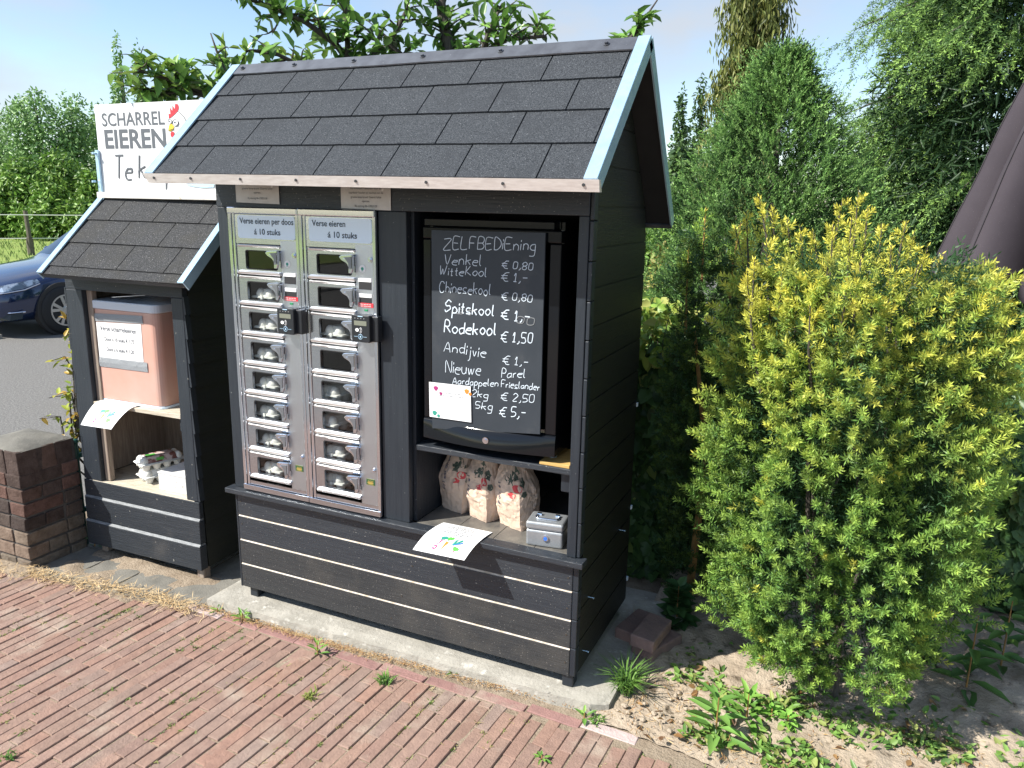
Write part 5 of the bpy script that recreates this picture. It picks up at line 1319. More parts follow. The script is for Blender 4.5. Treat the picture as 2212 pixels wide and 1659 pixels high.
# ---------------- far trees beyond the meadow
def far_tree(px, ytop, ybase, dep, wpx, label, cols, n, kind='round', L=.30, group='trees along the far side of the meadow', catg='tree'):
    base = at(px, ybase, dep); base.z = -.1; top = at(px, ytop, dep).z; H = top+.1; Wm = wpx*dep/FPX
    t = thing('broadleaf_tree' if kind != 'poplar' else 'poplar_tree', label, catg, tuple(base), 0, group)
    trunk_part(t, base, [base, base+Vector((.1, 0, H*.5)), base+Vector((0, .1, H*.92))], [H*.022, H*.016, H*.004], n=7)
    cl = []
    if kind == 'poplar':
        for i in range(22):
            u = i/21; r = 1.35*Wm/2*(.42+.65*math.sin(math.pi*min(1, (1-u)*.62+.08)))*(1.02-u*.75)
            a = random.uniform(0, 6.28); cl.append((base+Vector((math.cos(a)*r*.45, math.sin(a)*r*.45, H*(.10+.86*u))), (r*.75, r*.75, H*.075)))
    else:
        for i in range(46):
            u = (i+.5)/46; a = random.uniform(0, 6.28); rr = Wm/2*math.sqrt(max(.04, 1-(abs(u-.40)/.62)**2.2))
            q = random.uniform(.0, .85)*rr
            s = max(Wm*.10, rr*random.uniform(.40, .66)); cl.append((base+Vector((math.cos(a)*q, math.sin(a)*q, H*(.04+.92*u))), (s, s, s*random.uniform(.8, 1.5))))
    V, F, C = crown(cl, n, L, L*.5, cols, gap=.36, gf=3.2/Wm*2)
    nbuild('crown', V, F, C, M['leaf'], t, base)
    return t
WIL = [(.21, .36, .13), (.28, .44, .17), (.15, .27, .09)]
GRN = [(.13, .25, .045), (.19, .33, .06), (.09, .18, .035), (.23, .36, .08)]
DKG = [(.07, .13, .04), (.10, .18, .05), (.045, .09, .03)]
far_tree(105, 200, 505, 38, 165, 'tall grey green willow like tree at the far left of the photo', WIL, 11000, L=.20)
far_tree(178, 205, 505, 39, 130, 'grey green tree whose top meets the left edge of the egg sign', WIL, 10000, L=.20)
far_tree(18, 248, 505, 40, 160, 'lower dull green tree cut by the left edge of the photo', WIL, 9000, L=.20)
far_tree(238, 225, 505, 41, 130, 'grey green tree half hidden behind the egg sign', WIL, 6000, L=.20)
far_tree(-60, 280, 505, 39, 150, 'green tree beyond the left photo edge', DKG, 2500, L=.26)
far_tree(288, 98, 505, 26, 58, 'slim poplar rising above the egg sign, taller of the pair', WIL, 6000, 'poplar', .14, 'slim poplars behind the egg sign')
far_tree(326, 106, 505, 27, 50, 'slim poplar above the egg sign, right of the taller one', WIL, 5500, 'poplar', .14, 'slim poplars behind the egg sign')
for i, (px, yt, w, lab) in enumerate(((150, 330, 120, 'bright green leafy bush left of the egg sign and below the willows'), (60, 352, 130, 'bright green bush over the parked car roof line'), (5, 400, 110, 'low bright bush at the left photo edge above the meadow'), (205, 372, 90, 'bright green bush hidden partly by the egg sign bracket'), (115, 410, 120, 'low pale green bush behind the fence post'), (190, 440, 90, 'low green bush just above the small kiosk roof'))):
    far_tree(px, yt, 520, 34-.4*i, w, lab, GRN, 6500, L=.22, group='bushes along the meadow edge', catg='bush')
# poplars seen right of the cabinet
for i, (px, yt, w, lab) in enumerate(((1452, 205, 70, 'tall slim poplar just right of the cabinet roof'), (1490, 180, 75, 'tallest slim poplar right of the cabinet roof'), (1528, 262, 70, 'shorter slim poplar left of the weeping cypress'))):
    far_tree(px, yt, 560, 20+i, w, lab, DKG+[(.11, .20, .07)], 7000, 'poplar', .12, 'slim poplars right of the cabinet')
far_tree(1462, 300, 600, 11, 120, 'dark broadleaf tree between cabinet gable and juniper', DKG, 5200, L=.13, group=None) if False else far_tree(1462, 305, 600, 11, 120, 'dark broadleaf tree between cabinet gable and juniper', DKG, 5200, L=.13, group='garden trees behind the cabinet')
far_tree(1415, 470, 620, 13, 130, 'dark clipped shrub low behind the cabinet gable', [(.035, .075, .03), (.05, .10, .035)], 3500, L=.12, group='garden trees behind the cabinet', catg='bush')
far_tree(1420, 515, 640, 7.5, 70, 'pale yellow flowering shrub behind the cabinet side', [(.42, .40, .10), (.38, .34, .12), (.25, .30, .07)], 3000, L=.07, group='garden trees behind the cabinet', catg='bush')

for i, (px, yt, w, lab) in enumerate(((1700, 380, 260, 'dark green tree mass behind the juniper, lower left of the spruce'), (1860, 330, 260, 'dark green tree glimpsed between juniper and spruce'), (2010, 360, 260, 'dark green tree behind the spruce near the parasol'), (2180, 340, 280, 'dark green tree behind the parasol at the right edge'))):
    far_tree(px, yt, 760, 10.5+.4*i, w, lab, [(.045, .085, .035), (.065, .115, .045), (.03, .06, .026)], 7000, L=.11, group='garden trees behind the cabinet')
def bush(name, label, c, r, n, L, Wd, cols, gap=.35, k=10, catg='bush', mat='leaf', gf=5.):
    base = Vector((c[0], c[1], -.04)); t = thing(name, label, catg, tuple(base))
    cl = [(c, tuple(v*.72 for v in r))]
    for _ in range(k):
        d = rnd_dirs(1)[0]; d[2] = abs(d[2])*.9-.2; cl.append((Vector(c)+Vector(d*np.array(r)*.7), tuple(v*random.uniform(.25, .42) for v in r)))
    V, F, C = crown(cl, n, L, Wd, cols, gap=gap, gf=gf); nbuild('foliage', V, F, C, M[mat], t, base)
    b = MB()
    for _ in range(4): b.tube([base, base+Vector((random.uniform(-.5, .5)*r[0], random.uniform(-.5, .5)*r[1], c[2]+.04))], [.015, .005], 6)
    b.build('stem', M['bark'], t, base)
    return t
p = at(1428, 640, 5.6); bush('feathery_bush', 'bright green feathery bush seen between cabinet and juniper', (p.x, p.y, .78), (.42, .42, .52), 9000, .05, .010, [(.20, .42, .06), (.27, .50, .09), (.14, .32, .05)], gap=.3)
p = at(1440, 520, 9.); bush('garden_bush', 'fresh green rounded bush behind the feathery one', (p.x, p.y, 1.1), (.7, .7, .75), 5000, .08, .03, GRN)

# ---------------- weeping cypress
bs = at(1618, 200, 9.); bs.z = -.1
wc = thing('weeping_cypress', 'tall weeping cypress with drooping olive foliage against the sky', 'tree', tuple(bs))
trunk_part(wc, bs, [bs, bs+Vector((0, 0, 2.5)), bs+Vector((.06, 0, 6.))], [.14, .10, .03])
parts_ = []
for i in range(900):
    u = random.uniform(.20, 1.); z = u*5.2; a = random.uniform(0, 6.28); R = (1.05-.62*u)*random.uniform(.25, 1.0)*.80
    tip = np.array([bs.x+math.cos(a)*R, bs.y+math.sin(a)*R, z]); n = 46
    t_ = np.random.uniform(0, 1, (n, 1)); 
    src = np.array([bs.x, bs.y, z+.25]); P = src+(tip-src)*t_+np.random.normal(0, .035, (n, 3))
    P[:, 2] -= .10*t_[:, 0]**2
    D = unit(np.array([[0, 0, -1.]])+np.random.normal(0, .28, (n, 3))); N = unit(rnd_dirs(n)+np.array([math.cos(a), math.sin(a), .2]))
    parts_.append(leaves(P, D, N, np.random.uniform(.06, .14, n), .024, pick([(.17, .21, .06), (.25, .28, .08), (.10, .13, .04), (.30, .31, .10)], n)*random.uniform(.7, 1.2), .3, .05))
V, F, C = cat(parts_); nbuild('crown', V, F, C, M['needle'], wc, bs)

# ---------------- spruce on the right
bs = Vector((3.42, 5.25, -.1)); sp_ = thing('spruce_tree', 'large spruce with drooping branches and fresh green tips at the upper right', 'tree', tuple(bs))
trunk_part(sp_, bs, [bs, bs+Vector((0, 0, 3)), bs+Vector((0, 0, 6.5))], [.17, .12, .05])
P0, P1, CC0, CC1 = [], [], [], []
limbs = MB()
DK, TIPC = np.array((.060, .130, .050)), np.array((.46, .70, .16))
for i in range(92):
    tint = random.uniform(.75, 1.3)
    z = .7+4.7*(i/91.)+random.uniform(-.08, .08); a = random.uniform(math.radians(120), math.radians(345)); Lm = (2.05-.20*z)*random.uniform(.75, 1.12)
    d = Vector((math.cos(a), math.sin(a), 0)); sd = Vector((-d.y, d.x, 0))
    pt = lambda s: bs+Vector((0, 0, z+.1))+d*(Lm*s)+Vector((0, 0, .16*s*Lm-.50*s*s*Lm*.75+.10*max(0, s-.75)*Lm))
    limbs.tube([pt(k/6) for k in range(7)], [.017*(1-k/7.)+.002 for k in range(7)], 5)
    for k in range(int(Lm/.045)):
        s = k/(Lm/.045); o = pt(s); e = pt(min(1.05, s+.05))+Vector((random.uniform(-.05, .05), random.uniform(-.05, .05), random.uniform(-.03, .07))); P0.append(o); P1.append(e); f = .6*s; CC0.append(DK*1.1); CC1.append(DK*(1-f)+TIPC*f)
    nb = int(Lm*7.5)
    for k in range(nb):
        s = .34+.66*k/(nb-1.)
        for sg_ in (-1, 1):
            l = .50*(1.15-.62*s)*random.uniform(.6, 1.2)+.08
            o = pt(s); e = o+sd*(sg_*l*.72)+d*(l*.55)-Vector((0, 0, l*random.uniform(.25, 1.1)))
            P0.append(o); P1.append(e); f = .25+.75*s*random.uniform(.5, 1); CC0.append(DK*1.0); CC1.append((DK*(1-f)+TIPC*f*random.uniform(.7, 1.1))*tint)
            for q in range(int(l/.11)):
                u = (q+.7)/(l/.11); oo = o+(e-o)*u; l2 = .20*random.uniform(.6, 1.2)
                s2 = -1 if q % 2 else 1; ax = (e-o).normalized(); side = ax.cross(Vector((0, 0, 1))).normalized()
                ee = oo+ax*(l2*.75)+side*(s2*l2*.6)-Vector((0, 0, l2*random.uniform(.1, .7)))
                P0.append(oo); P1.append(ee); f = (.15+.85*s)*random.uniform(.3, 1); CC0.append(DK*1.1); CC1.append((DK*(1-f)+TIPC*f*random.uniform(.7, 1.15))*tint)
    P0.append(pt(.9)); P1.append(pt(1.06)); CC0.append(DK*1.2); CC1.append(TIPC)
limbs.build('limbs', M['bark'], sp_, bs, smooth=True)
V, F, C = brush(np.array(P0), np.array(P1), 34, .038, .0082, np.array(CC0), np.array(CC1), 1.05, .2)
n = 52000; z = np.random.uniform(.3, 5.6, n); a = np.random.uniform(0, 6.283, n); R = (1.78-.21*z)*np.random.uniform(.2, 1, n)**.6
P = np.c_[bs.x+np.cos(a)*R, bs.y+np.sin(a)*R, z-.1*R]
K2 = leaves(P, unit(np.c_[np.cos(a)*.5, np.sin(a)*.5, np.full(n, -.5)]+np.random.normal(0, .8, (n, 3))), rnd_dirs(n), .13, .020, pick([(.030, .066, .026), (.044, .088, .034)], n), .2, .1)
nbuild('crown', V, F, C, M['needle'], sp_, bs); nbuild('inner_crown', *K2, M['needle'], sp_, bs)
print('spruce', len(F))

# ---------------- juniper
bs = Vector((1.78, 2.75, -.06)); jn = thing('juniper', 'broad mid green juniper cone behind the golden yew', 'tree', tuple(bs))
trunk_part(jn, bs, [bs, bs+Vector((0, 0, 1.2)), bs+Vector((0, .02, 2.3))], [.07, .05, .01])
m = 8600; u = np.random.uniform(0.0, 1, m)**.85; z = .25+2.35*u
R = np.interp(z, [.2, .8, 1.2, 1.6, 1.95, 2.25, 2.5, 2.62], [.52, .74, .76, .64, .46, .28, .12, .02]); a = np.random.uniform(0, 6.283, m)
lob = 1+.20*np.sin(a*5+z*6)+.14*np.sin(a*9-z*11)+.16*np.sin(z*19+a*4)*np.sin(a*7)
rr = R*lob*np.random.uniform(.72, 1.02, m)
P = np.c_[bs.x+np.cos(a)*rr, bs.y+np.sin(a)*rr, z]; out = np.c_[np.cos(a), np.sin(a), np.full(m, .9)]
D = unit(out+np.random.normal(0, .55, (m, 3))); Ls = np.random.uniform(.05, .12, m)[:, None]*np.where(np.random.uniform(0, 1, (m, 1)) < .16, 1.9, 1.)
# a few leaders that break the outline
k = 40; z2 = np.random.uniform(1.2, 2.45, k); 
tc0 = pick([(.09, .18, .06), (.07, .14, .045)], m); tc1 = pick([(.30, .52, .14), (.38, .60, .18), (.22, .42, .11)], m)
V1 = brush(P, P+D*Ls, 18, .022, .0060, tc0, tc1, .75, .3)
deep = rr < R*lob*.85
P2 = P.copy(); P2[:, :2] = bs.xy[:] + (P[:, :2]-np.array(bs.xy))*.72
V2 = brush(P2[:4600], P2[:4600]+D[:4600]*.12, 12, .03, .010, tc0[:4600]*.5, tc0[:4600]*.8, .8, .3)
V, F, C = cat([V1, V2]); nbuild('crown', V, F, C, M['needle'], jn, bs); print('juniper', len(F))

# ---------------- golden yew
YC = np.array([2.365, .42]); yb_ = Vector((2.37, .42, -.03))
def yr(z): return np.interp(z, [.0, .15, .4, .75, 1.05, 1.3, 1.5, 1.62, 1.8], [.20, .30, .38, .425, .435, .415, .36, .27, .05])
GO, GO2, LG, MG, DG = [np.array(c) for c in ((.93, .83, .14), (.76, .74, .14), (.43, .64, .12), (.17, .36, .08), (.042, .095, .038))]
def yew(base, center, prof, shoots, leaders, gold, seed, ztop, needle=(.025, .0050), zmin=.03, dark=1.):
    np.random.seed(seed); random.seed(seed); cx, cy = center
    m = shoots; z = zmin+(ztop-zmin)*np.random.uniform(0, 1, m); R = prof(z); a = np.random.uniform(0, 6.283, m)
    # branches gather into upright columns: lobes around the girth
    lob = 1+.13*np.sin(a*6+1.3*np.sin(z*4))+.09*np.sin(a*11+z*5)+.05*np.sin(z*17+a*3)
    q = np.random.uniform(.74, 1.0, m); rr = R*lob*q
    P = np.c_[cx+np.cos(a)*rr, cy+np.sin(a)*rr, z]
    out = np.c_[np.cos(a), np.sin(a), np.random.uniform(.15, 1.25, m)]
    D = unit(out+np.random.normal(0, .35, (m, 3))); Ls = np.random.uniform(.035, .085, m)[:, None]
    g = np.clip((z-.82)/.6, 0, 1)*gold*np.random.uniform(.2, 1.1, m)+.14*np.random.uniform(0, 1, m)*gold; g = np.clip(g, 0, 1)[:, None]
    rare = (np.random.uniform(0, 1, m) < .05*gold)[:, None]; g = np.where(rare, np.maximum(g, .7), g)
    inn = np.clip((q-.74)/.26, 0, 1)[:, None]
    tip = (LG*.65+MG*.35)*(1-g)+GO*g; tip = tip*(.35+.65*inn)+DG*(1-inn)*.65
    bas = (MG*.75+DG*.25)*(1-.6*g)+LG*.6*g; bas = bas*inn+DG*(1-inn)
    S1 = brush(P, P+D*Ls, 36, needle[0], needle[1], bas, tip, 1.3, .25)
    k = int(m*.45); P2 = np.c_[cx+(P[:k, 0]-cx)*.72, cy+(P[:k, 1]-cy)*.72, P[:k, 2]]
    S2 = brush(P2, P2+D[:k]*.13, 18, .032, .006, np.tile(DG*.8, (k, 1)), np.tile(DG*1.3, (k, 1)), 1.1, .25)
    st = MB(); L0, L1, B0, B1 = [], [], [], []
    for (lx, ly, lz, ln) in leaders:
        tp = Vector((lx, ly, lz)); bo = Vector((lx+(cx-lx)*.15+random.uniform(-.03, .03), ly+(cy-ly)*.15, lz-ln)); st.tube([bo, bo*.5+tp*.5+Vector((random.uniform(-.01, .01), 0, 0)), tp], [.006, .004, .0015], 5)
        L0.append(bo*.55+tp*.45); L1.append(tp); B0.append(GO2*.8+MG*.2); B1.append(GO)
        for s in range(int(ln/.022)):
            u = s/(ln/.022); o = bo+(tp-bo)*u; w = random.uniform(0, 6.28); l = (.07*(1-u)+.02)*random.uniform(.7, 1.2)
            e = o+Vector((math.cos(w)*l*.8, math.sin(w)*l*.8, l*.75)); L0.append(o); L1.append(e)
            f = min(1, .25+.8*u)*gold; B0.append(LG*.5*(1-f)+GO2*f*.7+MG*.3*(1-f)); B1.append(LG*(1-f)+GO*f)
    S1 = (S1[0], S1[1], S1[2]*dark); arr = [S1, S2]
    if L0: arr.append(brush(np.array(L0), np.array(L1), 20, needle[0], needle[1], np.array(B0), np.array(B1), 1.0, .22))
    return cat(arr), st
tips = [(1640, 425, 3.05), (1612, 455, 3.2), (1588, 490, 3.3), (1668, 448, 3.1), (1700, 470, 3.15), (1728, 487, 3.1), (1757, 500, 3.2), (1820, 430, 3.3), (1855, 410, 3.05), (1875, 445, 3.0), (1905, 482, 3.2), (1840, 470, 2.95), (1958, 478, 3.05), (1975, 500, 3.1), (2005, 532, 2.95), (2035, 548, 3.15), (1985, 570, 2.9), (1630, 560, 2.8), (1612, 585, 2.75), (1720, 585, 2.75), (1790, 540, 2.85), (1770, 600, 2.7), (1890, 585, 2.75), (1935, 600, 2.75), (2060, 590, 3.05), (2110, 592, 2.95), (2085, 625, 2.85), (1830, 640, 2.62), (1985, 690, 2.68), (1750, 660, 2.62), (1690, 600, 2.8), (2175, 712, 3.05), (2140, 740, 2.95), (1860, 560, 2.75), (1655, 515, 2.9), (1800, 480, 3.0), (1925, 530, 2.95)]
leaders = []
for (px, py, d) in tips:
    q = at(px, py, d-.37); leaders.append((q.x, q.y, q.z, random.uniform(.26, .40)))
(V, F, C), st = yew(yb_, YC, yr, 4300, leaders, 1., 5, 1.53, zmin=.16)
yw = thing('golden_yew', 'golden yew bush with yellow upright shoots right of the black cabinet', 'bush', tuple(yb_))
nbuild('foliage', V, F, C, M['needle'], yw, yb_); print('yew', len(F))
for k in range(7): st.tube([yb_+Vector((random.uniform(-.06, .06), random.uniform(-.06, .06), 0)), yb_+Vector((random.uniform(-.12, .12), random.uniform(-.1, .15), .6)), yb_+Vector((random.uniform(-.2, .2), random.uniform(-.15, .2), 1.2))], [.011, .007, .003], 6)
st.build('stem', M['bark'], yw, yb_)
# the shaded green yew column behind its left flank
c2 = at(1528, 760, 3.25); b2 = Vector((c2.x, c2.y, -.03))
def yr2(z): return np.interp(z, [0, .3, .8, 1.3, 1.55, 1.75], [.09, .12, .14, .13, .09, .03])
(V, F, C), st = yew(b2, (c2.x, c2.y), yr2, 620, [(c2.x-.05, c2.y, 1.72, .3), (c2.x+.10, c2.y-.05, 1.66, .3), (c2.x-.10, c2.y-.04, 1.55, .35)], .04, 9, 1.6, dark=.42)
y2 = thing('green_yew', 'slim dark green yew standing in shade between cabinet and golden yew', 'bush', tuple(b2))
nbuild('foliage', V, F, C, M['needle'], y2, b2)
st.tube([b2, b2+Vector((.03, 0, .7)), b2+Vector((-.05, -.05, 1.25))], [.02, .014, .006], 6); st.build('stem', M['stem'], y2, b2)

# ---------------- ivy hedge
np.random.seed(31)
hb = Vector((2.3, 1.35, -.04)); iv = thing('ivy_hedge', 'dark ivy covered garden hedge running behind the cabinet and yew', 'hedge', tuple(hb))
def hpt(u): return np.c_[1.15+2.35*u, 1.12+.36*u]
m = 15000; u = np.random.uniform(0, 1, m); h = np.random.uniform(0, 1, m)
top = 1.10+.06*np.sin(u*21)+.05*np.sin(u*47)
P = np.c_[hpt(u), h*top-.03]; bul = .06*np.sin(u*33+h*5)+.05*np.sin(h*11+u*19)
fr_ = np.random.uniform(0, 1, m) < .85
P[:, 1] += np.where(fr_, -.02+bul+np.random.uniform(-.05, .05, m), np.random.uniform(0, .35, m)); P[:, 2] = np.where(fr_, P[:, 2], top-.03+np.random.uniform(-.06, .06, m))
D = unit(np.c_[np.random.normal(0, .5, m), -.35+np.random.normal(0, .3, m), -.9+np.random.normal(0, .35, m)]); N = unit(np.c_[np.random.normal(.05, .35, m), np.full(m, -1.), .45+np.random.normal(0, .35, m)])
cols = pick([(.055, .12, .04), (.08, .165, .05), (.10, .20, .06), (.04, .09, .032)], m); young = np.random.uniform(0, 1, m) < .02+.10*(h > .93); cols[young] = pick([(.25, .33, .08), (.20, .27, .07)], young.sum())
V, F, C = leaves(P, D, N, np.random.uniform(.045, .095, m), np.random.uniform(.045, .085, m), cols, .2, .18)
nbuild('foliage', V, F, C, M['leaf'], iv, hb)
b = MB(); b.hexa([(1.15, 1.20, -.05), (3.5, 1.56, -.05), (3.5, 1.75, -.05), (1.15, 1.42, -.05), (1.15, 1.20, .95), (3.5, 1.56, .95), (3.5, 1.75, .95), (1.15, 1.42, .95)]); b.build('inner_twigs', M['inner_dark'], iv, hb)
# yellowish flush growing along the hedge top beside the cabinet
hp_ = Vector((1.52, 1.12, -.04)); pp_ = thing('yellow_leaf_shrub', 'yellow green leafy twigs on top of the hedge beside the cabinet', 'shrub', tuple(hp_))
m = 330; P = np.c_[np.random.uniform(1.36, 1.72, m), np.random.uniform(1.0, 1.25, m), np.random.uniform(1.02, 1.30, m)]
V, F, C = leaves(P, unit(np.random.normal(0, .6, (m, 3))+np.array([0, -.4, -.2])), unit(np.random.normal(0, .5, (m, 3))+np.array([0, -.5, .7])), np.random.uniform(.04, .075, m), .042, pick([(.34, .42, .08), (.24, .38, .07), (.40, .42, .12), (.20, .32, .07)], m), .2, .15)
nbuild('foliage', V, F, C, M['leaf'], pp_, hp_)
b = MB()
for k in range(7): b.tube([hp_+Vector((random.uniform(-.1, .1), .08, .6)), Vector((random.uniform(1.38, 1.70), random.uniform(1.02, 1.22), random.uniform(1.15, 1.28)))], [.006, .002], 5)
b.build('stem', M['bark'], pp_, hp_)

# ---------------- apple tree behind the cabinet
np.random.seed(44); random.seed(44)
ab = Vector((.25, 1.95, -.05)); ap = thing('apple_tree', 'apple tree with glossy leaves and small fruit spreading above the cabinet roof', 'tree', tuple(ab))
LV = []
tw = MB()
AC = [(.12, .25, .05), (.17, .33, .065), (.085, .18, .04), (.23, .40, .09)]
def twig(p, q, r, dens=34., L=(.055, .10), tipy=0., fl=1.):
    p, q = Vector(p), Vector(q); n = max(3, int((q-p).length*dens)); mid = (p+q)/2+Vector((random.uniform(-.04, .04), random.uniform(-.04, .04), random.uniform(-.02, .05)))
    pts = [p*(1-t)**2+mid*2*t*(1-t)+q*t*t for t in np.linspace(0, 1, 7)]
    tw.tube(pts, [r*(1-.8*k/6.) for k in range(7)], 6)
    A = (q-p).normalized()
    for i in range(n):
        t = (i+.5)/n; o = p*(1-t)**2+mid*2*t*(1-t)+q*t*t
        for _ in range(2 if random.random() < .5*fl else 1):
            d = (A*random.uniform(.1, .7)+Vector(rnd_dirs(1)[0])*.9+Vector((0, 0, .15))).normalized()
            LV.append((o, d, Vector((random.uniform(-.4, .4), random.uniform(-.6, .2), 1)).normalized(), random.uniform(*L), random.choice(AC) if random.random() > tipy else random.choice([(.20, .33, .06), (.26, .38, .08)])))
def branch(pts, r0, r1, sub, sl, dens=30., up=.3, **k):
    pts = [Vector(p) for p in pts]; tw.tube(pts, [r0+(r1-r0)*i/(len(pts)-1) for i in range(len(pts))], 8)
    for i in range(sub):
        t = random.uniform(.12, 1)*(len(pts)-1); a = min(int(t), len(pts)-2); o = pts[a].lerp(pts[a+1], t-a)
        d = Vector(rnd_dirs(1)[0]); d.z = d.z*.6+up; d.normalize(); l = sl*random.uniform(.5, 1.3)
        twig(o, o+d*l, .006, dens, **k)
A_ = lambda x, y, d: at(x, y, d)
trk = [ab, ab+Vector((.1, 0, .9)), A_(985, 230, 4.5)]
b = MB(); b.tube(trk, [.10, .08, .055], 10); b.build('trunk', M['bark'], ap, ab, smooth=True)
branch([A_(985, 230, 4.5), A_(972, 117, 4.4), A_(955, 30, 4.35), A_(945, -60, 4.3)], .045, .022, 26, .22)
branch([A_(985, 230, 4.5), A_(900, 150, 4.4), A_(840, 95, 4.3), A_(880, 20, 4.25)], .03, .012, 26, .20)
branch([A_(985, 230, 4.5), A_(1040, 120, 4.3), A_(1090, 85, 4.25), A_(1180, 78, 4.2)], .028, .008, 26, .17)
branch([A_(1040, 120, 4.3), A_(1060, 60, 4.2), A_(1085, 8, 4.2)], .02, .006, 10, .14)
branch([A_(900, 220, 4.5), A_(760, 140, 4.3), A_(724, 94, 4.2), A_(660, 48, 4.1), A_(569, 9, 4.0)], .026, .010, 26, .15)
branch([A_(752, 150, 4.25), A_(751, 94, 4.2), A_(744, 0, 4.2), A_(760, -50, 4.2)], .018, .010, 11, .16)
branch([A_(569, 9, 4.0), A_(525, -5, 4.), A_(500, -20, 3.95)], .010, .005, 7, .12)
branch([A_(660, 48, 4.1), A_(610, 30, 4.05), A_(590, 70, 4.0)], .010, .004, 12, .12)
branch([A_(760, 140, 4.3), A_(820, 110, 4.2), A_(800, 60, 4.2)], .014, .006, 10, .14)
branch([A_(880, 210, 4.4), A_(690, 160, 4.0), A_(600, 118, 3.9), A_(530, 108, 3.85)], .018, .005, 20, .12, tipy=.3)
branch([A_(800, 300, 4.4), A_(520, 230, 3.9), A_(420, 190, 3.7), A_(345, 165, 3.6), A_(282, 145, 3.55)], .020, .004, 24, .14, tipy=.5, up=.2)
branch([A_(470, 215, 3.8), A_(400, 195, 3.7), A_(340, 205, 3.65), A_(320, 200, 3.6)], .012, .004, 20, .11, tipy=.4)
branch([A_(500, 235, 3.85), A_(482, 150, 3.75), A_(468, 110, 3.7), A_(455, 72, 3.7)], .010, .003, 9, .09, tipy=.6)
branch([A_(430, 205, 3.75), A_(405, 180, 3.7), A_(385, 150, 3.7)], .008, .003, 12, .10, tipy=.4)
branch([A_(985, 230, 4.5), A_(1200, 190, 4.4), A_(1330, 120, 4.3), A_(1372, 70, 4.3), A_(1420, 0, 4.3)], .020, .004, 11, .10, tipy=.3)
branch([A_(1345, 105, 4.3), A_(1385, 62, 4.3)], .006, .003, 7, .08)
tw.build('limbs', M['bark'], ap, ab, smooth=True)
P = np.array([l[0] for l in LV]); V, F, C = leaves(P, np.array([l[1] for l in LV]), np.array([l[2] for l in LV]), np.array([l[3] for l in LV]), np.array([l[3]*.50 for l in LV]), np.array([l[4] for l in LV])*np.random.uniform(.85, 1.15, (len(LV), 1)), .3, .22)
nbuild('crown', V, F, C, M['leaf_gloss'], ap, ab, smooth=True); print('apple leaves', len(LV))
# branch tips seen past the right gable
mb_ = Vector((.95, 2.6, -.05))
# ---------------- twiggy yellow shrub between pillar and kiosk
np.random.seed(50); random.seed(50)
sb = Vector((-1.30, .52, -.05)); ys = thing('yellow_twig_shrub', 'yellow green twiggy shrub between the brick pillar and the small kiosk', 'shrub', tuple(sb))
LV = []; tw = MB(); AC = [(.34, .40, .06), (.45, .42, .06), (.25, .34, .06), (.50, .33, .07)]
dd = 3.95
for pts in ([(150, 1000, dd), (130, 900, dd), (85, 905, dd-.1)], [(160, 980, dd), (150, 860, dd), (120, 855, dd)], [(165, 960, dd), (158, 800, dd), (140, 770, dd), (110, 780, dd-.05)], [(170, 940, dd), (155, 850, dd), (105, 860, dd-.1)], [(178, 960, dd), (165, 760, dd), (150, 655, dd)], [(172, 950, dd), (152, 720, dd), (140, 725, dd)], [(175, 950, dd), (165, 900, dd), (150, 940, dd)], [(172, 990, dd), (165, 950, dd), (175, 930, dd)], [(180, 800, dd), (160, 700, dd), (148, 690, dd)]):
    q = [at(*p) for p in pts]; tw.tube([sb]+q, [.007]+[.004]*(len(q)-1)+[.0015], 5)
    for a, c in zip(q, q[1:]): twig(a, c, .002, 26., (.035, .06), fl=.6)
tw.build('stem', M['bark'], ys, sb)
P = np.array([l[0] for l in LV]); V, F, C = leaves(P, np.array([l[1] for l in LV]), np.array([l[2] for l in LV]), np.array([l[3] for l in LV]), np.array([l[3]*.5 for l in LV]), np.array([l[4] for l in LV]), .25, .2)
nbuild('foliage', V, F, C, M['leaf'], ys, sb)

# ================================================================== PARASOL
M['cloth_seam'] = pm('cloth_seam', (.034, .029, .035), .9)
px_, py_ = 3.235, 2.05
pr_ = thing('parasol', 'closed mauve grey garden parasol hanging in folds at the right edge', 'parasol', (px_, py_, -.05)); pro = pr_.location.copy()
b = MB(); nth, nzv = 192, 26; vs = []
for j in range(nzv+1):
    v = j/nzv; z = 3.15-1.78*v
    for i in range(nth):
        a = 2*math.pi*i/nth; R = .05+.58*v**1.05
        f = abs(math.cos(a*5.5+.9+.35*math.sin(v*2))); f = f**.6
        r = R*(.42+.58*f)+.022*mnoise.noise((math.cos(a)*4, math.sin(a)*4, v*5))*v+.006*mnoise.noise((math.cos(a)*11, math.sin(a)*11, v*9))*v
        zz = z+(v**6)*(.13*(1-f)-.03)
        vs.append((px_+math.cos(a)*r, py_+math.sin(a)*r, zz))
fs = [(j*nth+i, j*nth+(i+1) % nth, (j+1)*nth+(i+1) % nth, (j+1)*nth+i) for j in range(nzv) for i in range(nth)]

